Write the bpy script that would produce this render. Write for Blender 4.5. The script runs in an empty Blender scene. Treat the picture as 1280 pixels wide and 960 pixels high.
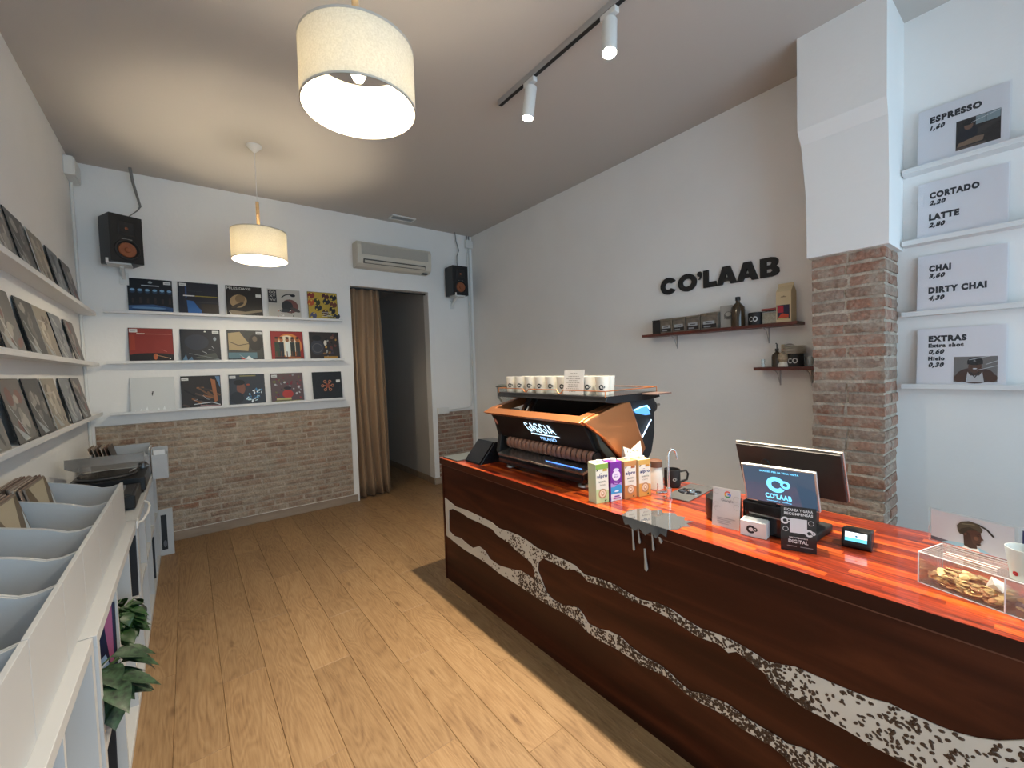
import bpy, bmesh, math, random
from mathutils import Vector, Matrix
from mathutils.geometry import tessellate_polygon

random.seed(7)
PI = math.pi
scene = bpy.context.scene
COL = scene.collection

# ------------------------------------------------------------------ camera
R_, U_, F_ = (0.79229597, -0.60927771, -0.03236919), (0.05009035, 0.01208019, 0.99867163), (0.60807733, 0.7928649, -0.04009001)
cam_data = bpy.data.cameras.new('camera'); cam = bpy.data.objects.new('camera', cam_data); COL.objects.link(cam)
cam_data.sensor_width = 36; cam_data.lens = 530 / 1280 * 36; cam_data.clip_start = 0.02; cam_data.clip_end = 100
cam.matrix_world = Matrix(((R_[0], U_[0], -F_[0], 0), (R_[1], U_[1], -F_[1], 0), (R_[2], U_[2], -F_[2], 1.55), (0, 0, 0, 1)))
scene.camera = cam
# ------------------------------------------------------------------ world, light, exposure
scene.view_settings.view_transform = 'Standard'; scene.view_settings.look = 'None'
scene.view_settings.gamma = 1; scene.view_settings.exposure = 1.12
w = bpy.data.worlds.new('world'); scene.world = w; w.use_nodes = True
bg = w.node_tree.nodes['Background']; bg.inputs[0].default_value = (0.55, 0.79, 1.0, 1); bg.inputs[1].default_value = 2.2
pl = bpy.data.lights.new('window_portal', 'AREA'); pl.shape = 'RECTANGLE'; pl.size = 3.5; pl.size_y = 2.3; pl.cycles.is_portal = True
po = bpy.data.objects.new('window_portal', pl); COL.objects.link(po); po.location = (1.35, -1.86, 1.65); po.rotation_euler = (-PI/2, 0, PI)
po.rotation_euler = (PI/2, 0, 0)
SPOT_W = 142; PEND_W = 8.6

# ------------------------------------------------------------------ materials
MC = {}
def mat(name, col, rough=0.6, metal=0.0, emit=None, es=1.0, noise=0.0, nscale=20, bump=0.0, bscale=60, trans=0.0, ior=1.45, coat=0.0, spec=None, alpha=None):
    if name in MC: return MC[name]
    m = bpy.data.materials.new(name); m.use_nodes = True; MC[name] = m
    nt = m.node_tree; b = nt.nodes['Principled BSDF']
    b.inputs['Base Color'].default_value = (*col, 1); b.inputs['Roughness'].default_value = rough; b.inputs['Metallic'].default_value = metal
    b.inputs['IOR'].default_value = ior
    if trans: b.inputs['Transmission Weight'].default_value = trans
    if coat: b.inputs['Coat Weight'].default_value = coat; b.inputs['Coat Roughness'].default_value = 0.05
    if spec is not None: b.inputs['Specular IOR Level'].default_value = spec
    if emit: b.inputs['Emission Color'].default_value = (*emit, 1); b.inputs['Emission Strength'].default_value = es
    if alpha is not None: b.inputs['Alpha'].default_value = alpha
    if noise or bump:
        tc = nt.nodes.new('ShaderNodeTexCoord')
    if noise:
        n = nt.nodes.new('ShaderNodeTexNoise'); n.inputs['Scale'].default_value = nscale; n.inputs['Detail'].default_value = 5
        nt.links.new(tc.outputs['Object'], n.inputs['Vector'])
        r = nt.nodes.new('ShaderNodeValToRGB'); r.color_ramp.elements[0].position = 0.3; r.color_ramp.elements[1].position = 0.7
        r.color_ramp.elements[0].color = (*[c*(1-noise) for c in col], 1); r.color_ramp.elements[1].color = (*[min(1, c*(1+noise)) for c in col], 1)
        nt.links.new(n.outputs['Fac'], r.inputs['Fac']); nt.links.new(r.outputs['Color'], b.inputs['Base Color'])
    if bump:
        n = nt.nodes.new('ShaderNodeTexNoise'); n.inputs['Scale'].default_value = bscale; n.inputs['Detail'].default_value = 4
        nt.links.new(tc.outputs['Object'], n.inputs['Vector'])
        bp = nt.nodes.new('ShaderNodeBump'); bp.inputs['Strength'].default_value = bump; bp.inputs['Distance'].default_value = 0.01
        nt.links.new(n.outputs['Fac'], bp.inputs['Height']); nt.links.new(bp.outputs['Normal'], b.inputs['Normal'])
    return m

def thin(name, tint=(1, 1, 1), amt=0.12, rough=0.03, film=(0.9, 0.93, 0.95), haze=0.0):
    """thin clear sheet: mostly transparent, fresnel gloss, a little milky haze"""
    m = bpy.data.materials.new(name); m.use_nodes = True; nt = m.node_tree; L = nt.links; MC[name] = m
    nt.nodes.remove(nt.nodes['Principled BSDF']); out = nt.nodes['Material Output']
    t = nt.nodes.new('ShaderNodeBsdfTransparent'); t.inputs[0].default_value = (*tint, 1)
    g = nt.nodes.new('ShaderNodeBsdfGlossy'); g.inputs['Roughness'].default_value = rough; g.inputs['Color'].default_value = (1, 1, 1, 1)
    f = nt.nodes.new('ShaderNodeLayerWeight'); f.inputs[0].default_value = 0.18
    sc = nt.nodes.new('ShaderNodeMath'); sc.operation = 'MULTIPLY_ADD'; sc.inputs[1].default_value = 0.7; sc.inputs[2].default_value = amt*0.4; L.new(f.outputs['Fresnel'], sc.inputs[0])
    mx = nt.nodes.new('ShaderNodeMixShader'); L.new(sc.outputs[0], mx.inputs[0]); L.new(t.outputs[0], mx.inputs[1]); L.new(g.outputs[0], mx.inputs[2])
    d = nt.nodes.new('ShaderNodeBsdfDiffuse'); d.inputs[0].default_value = (*film, 1)
    m2 = nt.nodes.new('ShaderNodeMixShader'); m2.inputs[0].default_value = haze; L.new(mx.outputs[0], m2.inputs[1]); L.new(d.outputs[0], m2.inputs[2]); L.new(m2.outputs[0], out.inputs[0])
    return m

def ramp(nt, stops, interp='LINEAR'):
    r = nt.nodes.new('ShaderNodeValToRGB'); cr = r.color_ramp; cr.interpolation = interp
    while len(cr.elements) < len(stops): cr.elements.new(0.5)
    for e, (p, c) in zip(cr.elements, stops): e.position = p; e.color = (*c, 1)
    return r

def wood_mat(name, stops, rough, axis=1, scale=3.0, stretch=12, coat=0.0, bump=0.1, perobj=True, plankvar=0.25):
    m = bpy.data.materials.new(name); m.use_nodes = True; MC[name] = m; nt = m.node_tree; b = nt.nodes['Principled BSDF']; L = nt.links
    tc = nt.nodes.new('ShaderNodeTexCoord'); oi = nt.nodes.new('ShaderNodeObjectInfo')
    mul = nt.nodes.new('ShaderNodeMath'); mul.operation = 'MULTIPLY'; mul.inputs[1].default_value = 57.0 if perobj else 0.0
    L.new(oi.outputs['Random'], mul.inputs[0])
    mp = nt.nodes.new('ShaderNodeMapping'); s = [scale*stretch]*3; s[axis] = scale; mp.inputs['Scale'].default_value = s
    L.new(tc.outputs['Object'], mp.inputs['Vector'])
    cb = nt.nodes.new('ShaderNodeCombineXYZ'); 
    for i in range(3): L.new(mul.outputs[0], cb.inputs[i])
    add = nt.nodes.new('ShaderNodeVectorMath'); add.operation = 'ADD'; L.new(mp.outputs[0], add.inputs[0]); L.new(cb.outputs[0], add.inputs[1])
    n = nt.nodes.new('ShaderNodeTexNoise'); n.inputs['Scale'].default_value = 0.6; n.inputs['Detail'].default_value = 8; n.inputs['Distortion'].default_value = 1.2
    L.new(add.outputs[0], n.inputs['Vector'])
    r = ramp(nt, stops); L.new(n.outputs['Fac'], r.inputs['Fac'])
    v = nt.nodes.new('ShaderNodeMapRange'); v.inputs['To Min'].default_value = 1-plankvar; v.inputs['To Max'].default_value = 1+plankvar*0.4
    L.new(oi.outputs['Random'], v.inputs['Value'])
    mx = nt.nodes.new('ShaderNodeVectorMath'); mx.operation = 'SCALE'; L.new(r.outputs['Color'], mx.inputs[0]); L.new(v.outputs[0], mx.inputs['Scale'])
    L.new(mx.outputs[0], b.inputs['Base Color'])
    b.inputs['Roughness'].default_value = rough
    if coat: b.inputs['Coat Weight'].default_value = coat; b.inputs['Coat Roughness'].default_value = 0.04
    if bump:
        bp = nt.nodes.new('ShaderNodeBump'); bp.inputs['Strength'].default_value = bump; bp.inputs['Distance'].default_value = 0.003
        L.new(n.outputs['Fac'], bp.inputs['Height']); L.new(bp.outputs['Normal'], b.inputs['Normal'])
    return m

def brick_mat(name, cols, dust, dustamt):
    m = bpy.data.materials.new(name); m.use_nodes = True; MC[name] = m; nt = m.node_tree; b = nt.nodes['Principled BSDF']; L = nt.links
    oi = nt.nodes.new('ShaderNodeObjectInfo'); g = nt.nodes.new('ShaderNodeNewGeometry')
    r = ramp(nt, [(i/len(cols), c) for i, c in enumerate(cols)], 'CONSTANT'); L.new(oi.outputs['Random'], r.inputs['Fac'])
    n = nt.nodes.new('ShaderNodeTexNoise'); n.inputs['Scale'].default_value = 9; n.inputs['Detail'].default_value = 9; n.inputs['Roughness'].default_value = 0.7
    L.new(g.outputs['Position'], n.inputs['Vector'])
    d = ramp(nt, [(dustamt-0.06, (0, 0, 0)), (dustamt+0.1, (1, 1, 1))]); L.new(n.outputs['Fac'], d.inputs['Fac'])
    mx = nt.nodes.new('ShaderNodeMix'); mx.data_type = 'RGBA'; L.new(d.outputs['Color'], mx.inputs[0]); L.new(r.outputs['Color'], mx.inputs[6]); mx.inputs[7].default_value = (*dust, 1)
    n2 = nt.nodes.new('ShaderNodeTexNoise'); n2.inputs['Scale'].default_value = 55; n2.inputs['Detail'].default_value = 6; L.new(g.outputs['Position'], n2.inputs['Vector'])
    k = nt.nodes.new('ShaderNodeMapRange'); k.inputs['To Min'].default_value = 0.45; k.inputs['To Max'].default_value = 1.5; L.new(n2.outputs['Fac'], k.inputs['Value'])
    sc = nt.nodes.new('ShaderNodeVectorMath'); sc.operation = 'SCALE'; L.new(mx.outputs[2], sc.inputs[0]); L.new(k.outputs[0], sc.inputs['Scale'])
    L.new(sc.outputs[0], b.inputs['Base Color']); b.inputs['Roughness'].default_value = 0.9
    bp = nt.nodes.new('ShaderNodeBump'); bp.inputs['Strength'].default_value = 0.7; bp.inputs['Distance'].default_value = 0.012
    L.new(n2.outputs['Fac'], bp.inputs['Height']); L.new(bp.outputs['Normal'], b.inputs['Normal'])
    return m

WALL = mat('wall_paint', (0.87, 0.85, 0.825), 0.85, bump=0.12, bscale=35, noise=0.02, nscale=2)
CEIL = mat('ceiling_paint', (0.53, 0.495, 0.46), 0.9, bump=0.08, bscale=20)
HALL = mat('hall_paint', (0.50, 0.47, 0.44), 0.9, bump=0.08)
def floor_mat():
    m = bpy.data.materials.new('oak_floor'); m.use_nodes = True; nt = m.node_tree; b = nt.nodes['Principled BSDF']; L = nt.links
    tc = nt.nodes.new('ShaderNodeTexCoord'); oi = nt.nodes.new('ShaderNodeObjectInfo')
    def offs(sc):
        mp = nt.nodes.new('ShaderNodeMapping'); mp.inputs['Scale'].default_value = sc; L.new(tc.outputs['Object'], mp.inputs['Vector'])
        mu = nt.nodes.new('ShaderNodeMath'); mu.operation = 'MULTIPLY'; mu.inputs[1].default_value = 83.0; L.new(oi.outputs['Random'], mu.inputs[0])
        ad = nt.nodes.new('ShaderNodeVectorMath'); ad.operation = 'ADD'; L.new(mp.outputs[0], ad.inputs[0]); L.new(mu.outputs[0], ad.inputs[1]); return ad.outputs[0]
    # cathedral grain: distorted bands; fine pores; sparse knots
    wv = nt.nodes.new('ShaderNodeTexNoise'); wv.inputs['Scale'].default_value = 1.0; wv.inputs['Detail'].default_value = 2; wv.inputs['Distortion'].default_value = 0.6; L.new(offs((7, 1.1, 7)), wv.inputs['Vector'])
    mm = nt.nodes.new('ShaderNodeMath'); mm.operation = 'MULTIPLY'; mm.inputs[1].default_value = 16.0; L.new(wv.outputs['Fac'], mm.inputs[0])
    fr = nt.nodes.new('ShaderNodeMath'); fr.operation = 'PINGPONG'; fr.inputs[1].default_value = 0.5; L.new(mm.outputs[0], fr.inputs[0])
    fine = nt.nodes.new('ShaderNodeTexNoise'); fine.inputs['Scale'].default_value = 1.0; fine.inputs['Detail'].default_value = 6; L.new(offs((150, 9, 150)), fine.inputs['Vector'])
    a1 = nt.nodes.new('ShaderNodeMath'); a1.operation = 'MULTIPLY'; a1.inputs[1].default_value = 0.34; L.new(fr.outputs[0], a1.inputs[0])
    a2 = nt.nodes.new('ShaderNodeMath'); a2.operation = 'MULTIPLY_ADD'; a2.inputs[1].default_value = 0.55; L.new(fine.outputs['Fac'], a2.inputs[0]); L.new(a1.outputs[0], a2.inputs[2])
    a3 = nt.nodes.new('ShaderNodeMath'); a3.operation = 'MULTIPLY_ADD'; a3.inputs[1].default_value = 0.30; L.new(wv.outputs['Fac'], a3.inputs[0]); L.new(a2.outputs[0], a3.inputs[2])
    r = ramp(nt, [(0.28, (0.20, 0.105, 0.045)), (0.42, (0.315, 0.180, 0.080)), (0.56, (0.385, 0.232, 0.108)), (0.72, (0.445, 0.285, 0.145))]); L.new(a3.outputs[0], r.inputs['Fac'])
    kn = nt.nodes.new('ShaderNodeTexVoronoi'); kn.inputs['Scale'].default_value = 1.0; L.new(offs((7.5, 2.6, 7.5)), kn.inputs['Vector'])
    kr = ramp(nt, [(0.05, (0.55, 0.48, 0.42)), (0.13, (1, 1, 1))]); L.new(kn.outputs['Distance'], kr.inputs['Fac'])
    mx = nt.nodes.new('ShaderNodeMix'); mx.data_type = 'RGBA'; mx.blend_type = 'MULTIPLY'; mx.inputs[0].default_value = 0.8; L.new(r.outputs[0], mx.inputs[6]); L.new(kr.outputs[0], mx.inputs[7])
    v = nt.nodes.new('ShaderNodeMapRange'); v.inputs['To Min'].default_value = 0.62; v.inputs['To Max'].default_value = 0.72; L.new(oi.outputs['Random'], v.inputs['Value'])
    sc = nt.nodes.new('ShaderNodeVectorMath'); sc.operation = 'SCALE'; L.new(mx.outputs[2], sc.inputs[0]); L.new(v.outputs[0], sc.inputs['Scale'])
    L.new(sc.outputs[0], b.inputs['Base Color']); b.inputs['Roughness'].default_value = 0.5
    bp = nt.nodes.new('ShaderNodeBump'); bp.inputs['Strength'].default_value = 0.12; bp.inputs['Distance'].default_value = 0.002; L.new(fine.outputs['Fac'], bp.inputs['Height']); L.new(bp.outputs['Normal'], b.inputs['Normal'])
    return m
FLOORM = floor_mat()
SKIRT = wood_mat('oak_skirting', [(0.3, (0.28, 0.20, 0.14)), (0.7, (0.40, 0.30, 0.22))], 0.6, axis=0, scale=3, stretch=8, bump=0.1)
BRICK_B = brick_mat('old_brick_beige', [(0.27, 0.165, 0.115), (0.36, 0.235, 0.165), (0.33, 0.225, 0.165), (0.40, 0.28, 0.20), (0.31, 0.16, 0.10), (0.38, 0.27, 0.195)], (0.42, 0.335, 0.25), 0.47)
BRICK_P = brick_mat('old_brick_red', [(0.26, 0.125, 0.08), (0.33, 0.17, 0.115), (0.28, 0.18, 0.13), (0.36, 0.20, 0.14), (0.31, 0.21, 0.16)], (0.38, 0.30, 0.235), 0.52)
MORTAR = mat('mortar', (0.47, 0.39, 0.31), 0.95, bump=0.8, bscale=90, noise=0.25, nscale=14)
WHITE = mat('white_laminate', (0.50, 0.505, 0.51), 0.5)
WHITEP = mat('white_plastic', (0.76, 0.75, 0.72), 0.45)
LEDGE = mat('white_ledge_paint', (0.76, 0.75, 0.74), 0.45)
BLACK = mat('black_plastic', (0.012, 0.012, 0.013), 0.38)
BLACKM = mat('black_matte', (0.018, 0.017, 0.017), 0.6)
BLACKG = mat('black_gloss', (0.008, 0.008, 0.01), 0.12)
STEEL = mat('brushed_steel', (0.62, 0.61, 0.60), 0.28, 1.0)
CHROME = mat('chrome', (0.8, 0.8, 0.8), 0.08, 1.0)
GREY = mat('grey_metal', (0.22, 0.22, 0.22), 0.4, 0.6)
COPPER = mat('copper_satin', (0.74, 0.29, 0.115), 0.33, 0.85, bump=0.02, bscale=300)
CONE = mat('copper_cone', (0.30, 0.10, 0.045), 0.45, 0.3)
BROWN = mat('brown_roll', (0.23, 0.11, 0.075), 0.45)
CURTAIN = mat('tan_curtain_cloth', (0.33, 0.21, 0.125), 0.95, bump=0.3, bscale=250)
GLASS = thin('clear_glass', (0.93, 0.95, 0.95), 0.15, 0.03, haze=0.04)
ACRYL = thin('clear_acrylic', (0.97, 0.98, 0.98), 0.12, 0.04, haze=0.03); ACRYE = mat('acrylic_edge', (0.75, 0.78, 0.80), 0.2)
SMOKE = thin('dusty_lid_acrylic', (0.80, 0.77, 0.74), 0.3, 0.12, (0.5, 0.47, 0.43), haze=0.12)
DARKW = wood_mat('dark_mahogany', [(0.25, (0.018, 0.004, 0.002)), (0.5, (0.045, 0.0095, 0.004)), (0.78, (0.10, 0.026, 0.010))], 0.38, axis=1, scale=1.4, stretch=9, bump=0.03, perobj=False, plankvar=0.0)
SHELFW = wood_mat('mahogany_shelf', [(0.3, (0.06, 0.012, 0.008)), (0.7, (0.14, 0.03, 0.018))], 0.4, axis=1, scale=4, stretch=6, bump=0.02)
RESIN = mat('white_resin', (0.62, 0.585, 0.53), 0.35, noise=0.05, nscale=6)
DARKW.node_tree.nodes['Principled BSDF'].inputs['Specular IOR Level'].default_value = 0.22
GRESIN = mat('grey_resin', (0.10, 0.105, 0.11), 0.03, coat=1.0)
DRIPM = mat('grey_drip_resin', (0.36, 0.33, 0.30), 0.2)
BEAN = mat('roasted_bean', (0.06, 0.03, 0.015), 0.5)
PAPER = mat('white_paper', (0.80, 0.80, 0.79), 0.7)
INK = mat('black_ink', (0.015, 0.015, 0.018), 0.6)
CUPW = mat('cream_ceramic', (0.80, 0.77, 0.68), 0.3)
SHADE = None
def shade_mat():
    m = bpy.data.materials.new('cream_linen_shade'); m.use_nodes = True; nt = m.node_tree; L = nt.links
    for n in list(nt.nodes):
        if n.type == 'BSDF_PRINCIPLED': nt.nodes.remove(n)
    out = nt.nodes['Material Output']
    tc = nt.nodes.new('ShaderNodeTexCoord'); n = nt.nodes.new('ShaderNodeTexNoise'); n.inputs['Scale'].default_value = 160; L.new(tc.outputs['Object'], n.inputs['Vector'])
    r = ramp(nt, [(0.3, (0.74, 0.69, 0.58)), (0.7, (0.86, 0.81, 0.70))]); L.new(n.outputs['Fac'], r.inputs['Fac'])
    d = nt.nodes.new('ShaderNodeBsdfDiffuse'); t = nt.nodes.new('ShaderNodeBsdfTranslucent'); L.new(r.outputs[0], d.inputs[0]); L.new(r.outputs[0], t.inputs[0])
    mx = nt.nodes.new('ShaderNodeMixShader'); mx.inputs[0].default_value = 0.20; L.new(d.outputs[0], mx.inputs[1]); L.new(t.outputs[0], mx.inputs[2]); L.new(mx.outputs[0], out.inputs[0])
    return m
SHADE = shade_mat()
def top_mat():
    m = bpy.data.materials.new('red_butcher_block'); m.use_nodes = True; nt = m.node_tree; L = nt.links; b = nt.nodes['Principled BSDF']
    tc = nt.nodes.new('ShaderNodeTexCoord'); sp = nt.nodes.new('ShaderNodeSeparateXYZ'); L.new(tc.outputs['Object'], sp.inputs[0])
    def M(op, a, bb):
        n = nt.nodes.new('ShaderNodeMath'); n.operation = op
        for i, s in enumerate((a, bb)):
            if isinstance(s, (int, float)): n.inputs[i].default_value = s
            else: L.new(s, n.inputs[i])
        return n.outputs[0]
    sx = M('FLOOR', M('MULTIPLY', sp.outputs[0], 38), 0)
    sy = M('FLOOR', M('ADD', M('MULTIPLY', sp.outputs[1], 3.0), M('MULTIPLY', sx, 0.37)), 0)
    cb = nt.nodes.new('ShaderNodeCombineXYZ'); L.new(sx, cb.inputs[0]); L.new(sy, cb.inputs[1])
    wn = nt.nodes.new('ShaderNodeTexWhiteNoise'); wn.noise_dimensions = '2D'; L.new(cb.outputs[0], wn.inputs['Vector'])
    mp = nt.nodes.new('ShaderNodeMapping'); mp.inputs['Scale'].default_value = (110, 5, 110); L.new(tc.outputs['Object'], mp.inputs['Vector'])
    n = nt.nodes.new('ShaderNodeTexNoise'); n.inputs['Scale'].default_value = 1.0; n.inputs['Detail'].default_value = 6; L.new(mp.outputs[0], n.inputs['Vector'])
    f = M('ADD', M('MULTIPLY', wn.outputs['Value'], 0.36), M('MULTIPLY', n.outputs['Fac'], 0.72))
    r = ramp(nt, [(0.26, (0.045, 0.006, 0.003)), (0.42, (0.17, 0.018, 0.006)), (0.58, (0.36, 0.046, 0.009)), (0.80, (0.60, 0.13, 0.018))]); L.new(f, r.inputs['Fac'])
    L.new(r.outputs[0], b.inputs['Base Color']); b.inputs['Roughness'].default_value = 0.35; b.inputs['Coat Weight'].default_value = 0.8; b.inputs['Coat Roughness'].default_value = 0.03; b.inputs['Coat IOR'].default_value = 1.45; b.inputs['Specular IOR Level'].default_value = 0.2
    return m
TOPM = top_mat()
def emis(name, col, s): return mat(name, col, 0.4, emit=col, es=s)
def flat(col, rough=0.5):
    k = 'print_%02x%02x%02x' % tuple(int(min(1, c)*255) for c in col)
    return mat(k + ('' if rough == 0.5 else '_r%d' % int(rough*100)), tuple(col), rough)
def sr(h):   # sRGB hex to linear
    c = [int(h[i:i+2], 16)/255 for i in (0, 2, 4)]
    return tuple(x/12.92 if x <= 0.04045 else ((x+0.055)/1.055)**2.4 for x in c)

# ------------------------------------------------------------------ mesh helpers
class MB:
    def __init__(s): s.v = []; s.f = []; s.mi = []; s.mats = []; s.cur = 0
    def m(s, material):
        if material not in s.mats: s.mats.append(material)
        s.cur = s.mats.index(material); return s
    def add(s, vs, fs):
        o = len(s.v); s.v += [tuple(v) for v in vs]
        for f in fs: s.f.append(tuple(i+o for i in f)); s.mi.append(s.cur)
        return s
    def box(s, x0, x1, y0, y1, z0, z1, M=None):
        vs = [Vector((x, y, z)) for x in (x0, x1) for y in (y0, y1) for z in (z0, z1)]
        if M is not None: vs = [M @ v for v in vs]
        return s.add(vs, [(0, 1, 3, 2), (4, 6, 7, 5), (0, 4, 5, 1), (2, 3, 7, 6), (0, 2, 6, 4), (1, 5, 7, 3)])
    def prism(s, poly, axis, a, b, M=None):   # polygon in the two other axes, extruded along axis from a to b
        def mk(p, h):
            q = list(p); q.insert('xyz'.index(axis), h); return Vector(q)
        vs = [mk(p, a) for p in poly] + [mk(p, b) for p in poly]; n = len(poly)
        if M is not None: vs = [M @ v for v in vs]
        fs = [(i, (i+1) % n, n+(i+1) % n, n+i) for i in range(n)]
        tri = tessellate_polygon([[Vector((p[0], p[1], 0)) for p in poly]])
        return s.add(vs, fs + [tuple(t) for t in tri] + [tuple(n+i for i in reversed(t)) for t in tri])
    def lathe(s, prof, c=(0, 0, 0), n=24, M=None, closed=False):
        vs = []; k = len(prof)
        for r, z in prof:
            for j in range(n):
                a = 2*PI*j/n; v = Vector((c[0]+r*math.cos(a), c[1]+r*math.sin(a), c[2]+z)); vs.append(M @ v if M is not None else v)
        fs = [(i*n+j, i*n+(j+1) % n, (i+1)*n+(j+1) % n, (i+1)*n+j) for i in range(k-1) for j in range(n)]
        if closed: fs += [((k-1)*n+j, (k-1)*n+(j+1) % n, (j+1) % n, j) for j in range(n)]
        return s.add(vs, fs)
    def cyl(s, p0, p1, r, n=16, r1=None):
        return s.tube([p0, p1], r, n, [r, r if r1 is None else r1])
    def tube(s, pts, r, n=10, rs=None):
        pts = [Vector(p) for p in pts]; vs = []; k = len(pts); u = None
        for i, p in enumerate(pts):
            t = (pts[min(i+1, k-1)] - pts[max(i-1, 0)]).normalized()
            if u is None: u = t.orthogonal().normalized()
            else: u = (u - t*u.dot(t)).normalized()
            w_ = t.cross(u); rr = rs[i] if rs else r
            vs += [p + (u*math.cos(2*PI*j/n) + w_*math.sin(2*PI*j/n))*rr for j in range(n)]
        fs = [(i*n+j, i*n+(j+1) % n, (i+1)*n+(j+1) % n, (i+1)*n+j) for i in range(k-1) for j in range(n)]
        fs += [tuple(range(n-1, -1, -1)), tuple((k-1)*n+j for j in range(n))]
        return s.add(vs, fs)
    def build(s, name, parent=None, material=None, smooth=False, bevel=0.0, label=None, loc=None):
        me = bpy.data.meshes.new(name); me.from_pydata(s.v, [], s.f); 
        for m_ in (s.mats or [material]): me.materials.append(m_)
        if s.mats: me.polygons.foreach_set('material_index', s.mi)
        me.update()
        bm = bmesh.new(); bm.from_mesh(me); bmesh.ops.recalc_face_normals(bm, faces=bm.faces); bm.to_mesh(me); bm.free()
        if smooth:
            me.polygons.foreach_set('use_smooth', [True]*len(me.polygons))
        o = bpy.data.objects.new(name, me); COL.objects.link(o)
        if parent: 
            o.parent = parent
            o.matrix_parent_inverse = Matrix.Identity(4)
        if loc: o.location = loc
        if bevel:
            b = o.modifiers.new('bevel', 'BEVEL'); b.width = bevel; b.segments = 2; b.limit_method = 'ANGLE'
        if smooth:
            me.set_sharp_from_angle(angle=math.radians(38))
        if label: o['label'] = label
        return o
def tag(o, label, cat, group=None, kind=None):
    o['label'] = label; o['category'] = cat
    if group: o['group'] = group
    if kind: o['kind'] = kind
    return o
def struct(o, label=None):
    o['kind'] = 'structure'
    if label: o['label'] = label
    return o
def thing(name, label, cat, loc=(0, 0, 0), rz=0, group=None, M=None):
    o = bpy.data.objects.new(name, None); COL.objects.link(o); o.empty_display_size = 0.05
    if M is not None: o.matrix_world = M
    else: o.location = loc; o.rotation_euler = (0, 0, rz)
    return tag(o, label, cat, group)
def dup(root, loc=None, rz=None, label=None, group=None):
    def cp(o, par):
        c = o.copy(); COL.objects.link(c); c.parent = par
        for ch in [k for k in bpy.data.objects if k.parent == o]: cp(ch, c)
        return c
    r = cp(root, None)
    if loc: r.location = loc
    if rz is not None: r.rotation_euler = (0, 0, rz)
    if label: r['label'] = label
    if group: r['group'] = group
    return r
def Bx(name, x0, x1, y0, y1, z0, z1, m, parent=None, bevel=0.0, label=None):
    return MB().box(x0, x1, y0, y1, z0, z1).build(name, parent, m, bevel=bevel, label=label)
def frame_M(O, X, Y):   # matrix from a local plane: X right, Y up, Z outwards
    X = Vector(X).normalized(); Y = Vector(Y).normalized(); Z = X.cross(Y).normalized(); Y = Z.cross(X)
    return Matrix(((X.x, Y.x, Z.x, O[0]), (X.y, Y.y, Z.y, O[1]), (X.z, Y.z, Z.z, O[2]), (0, 0, 0, 1)))

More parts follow.
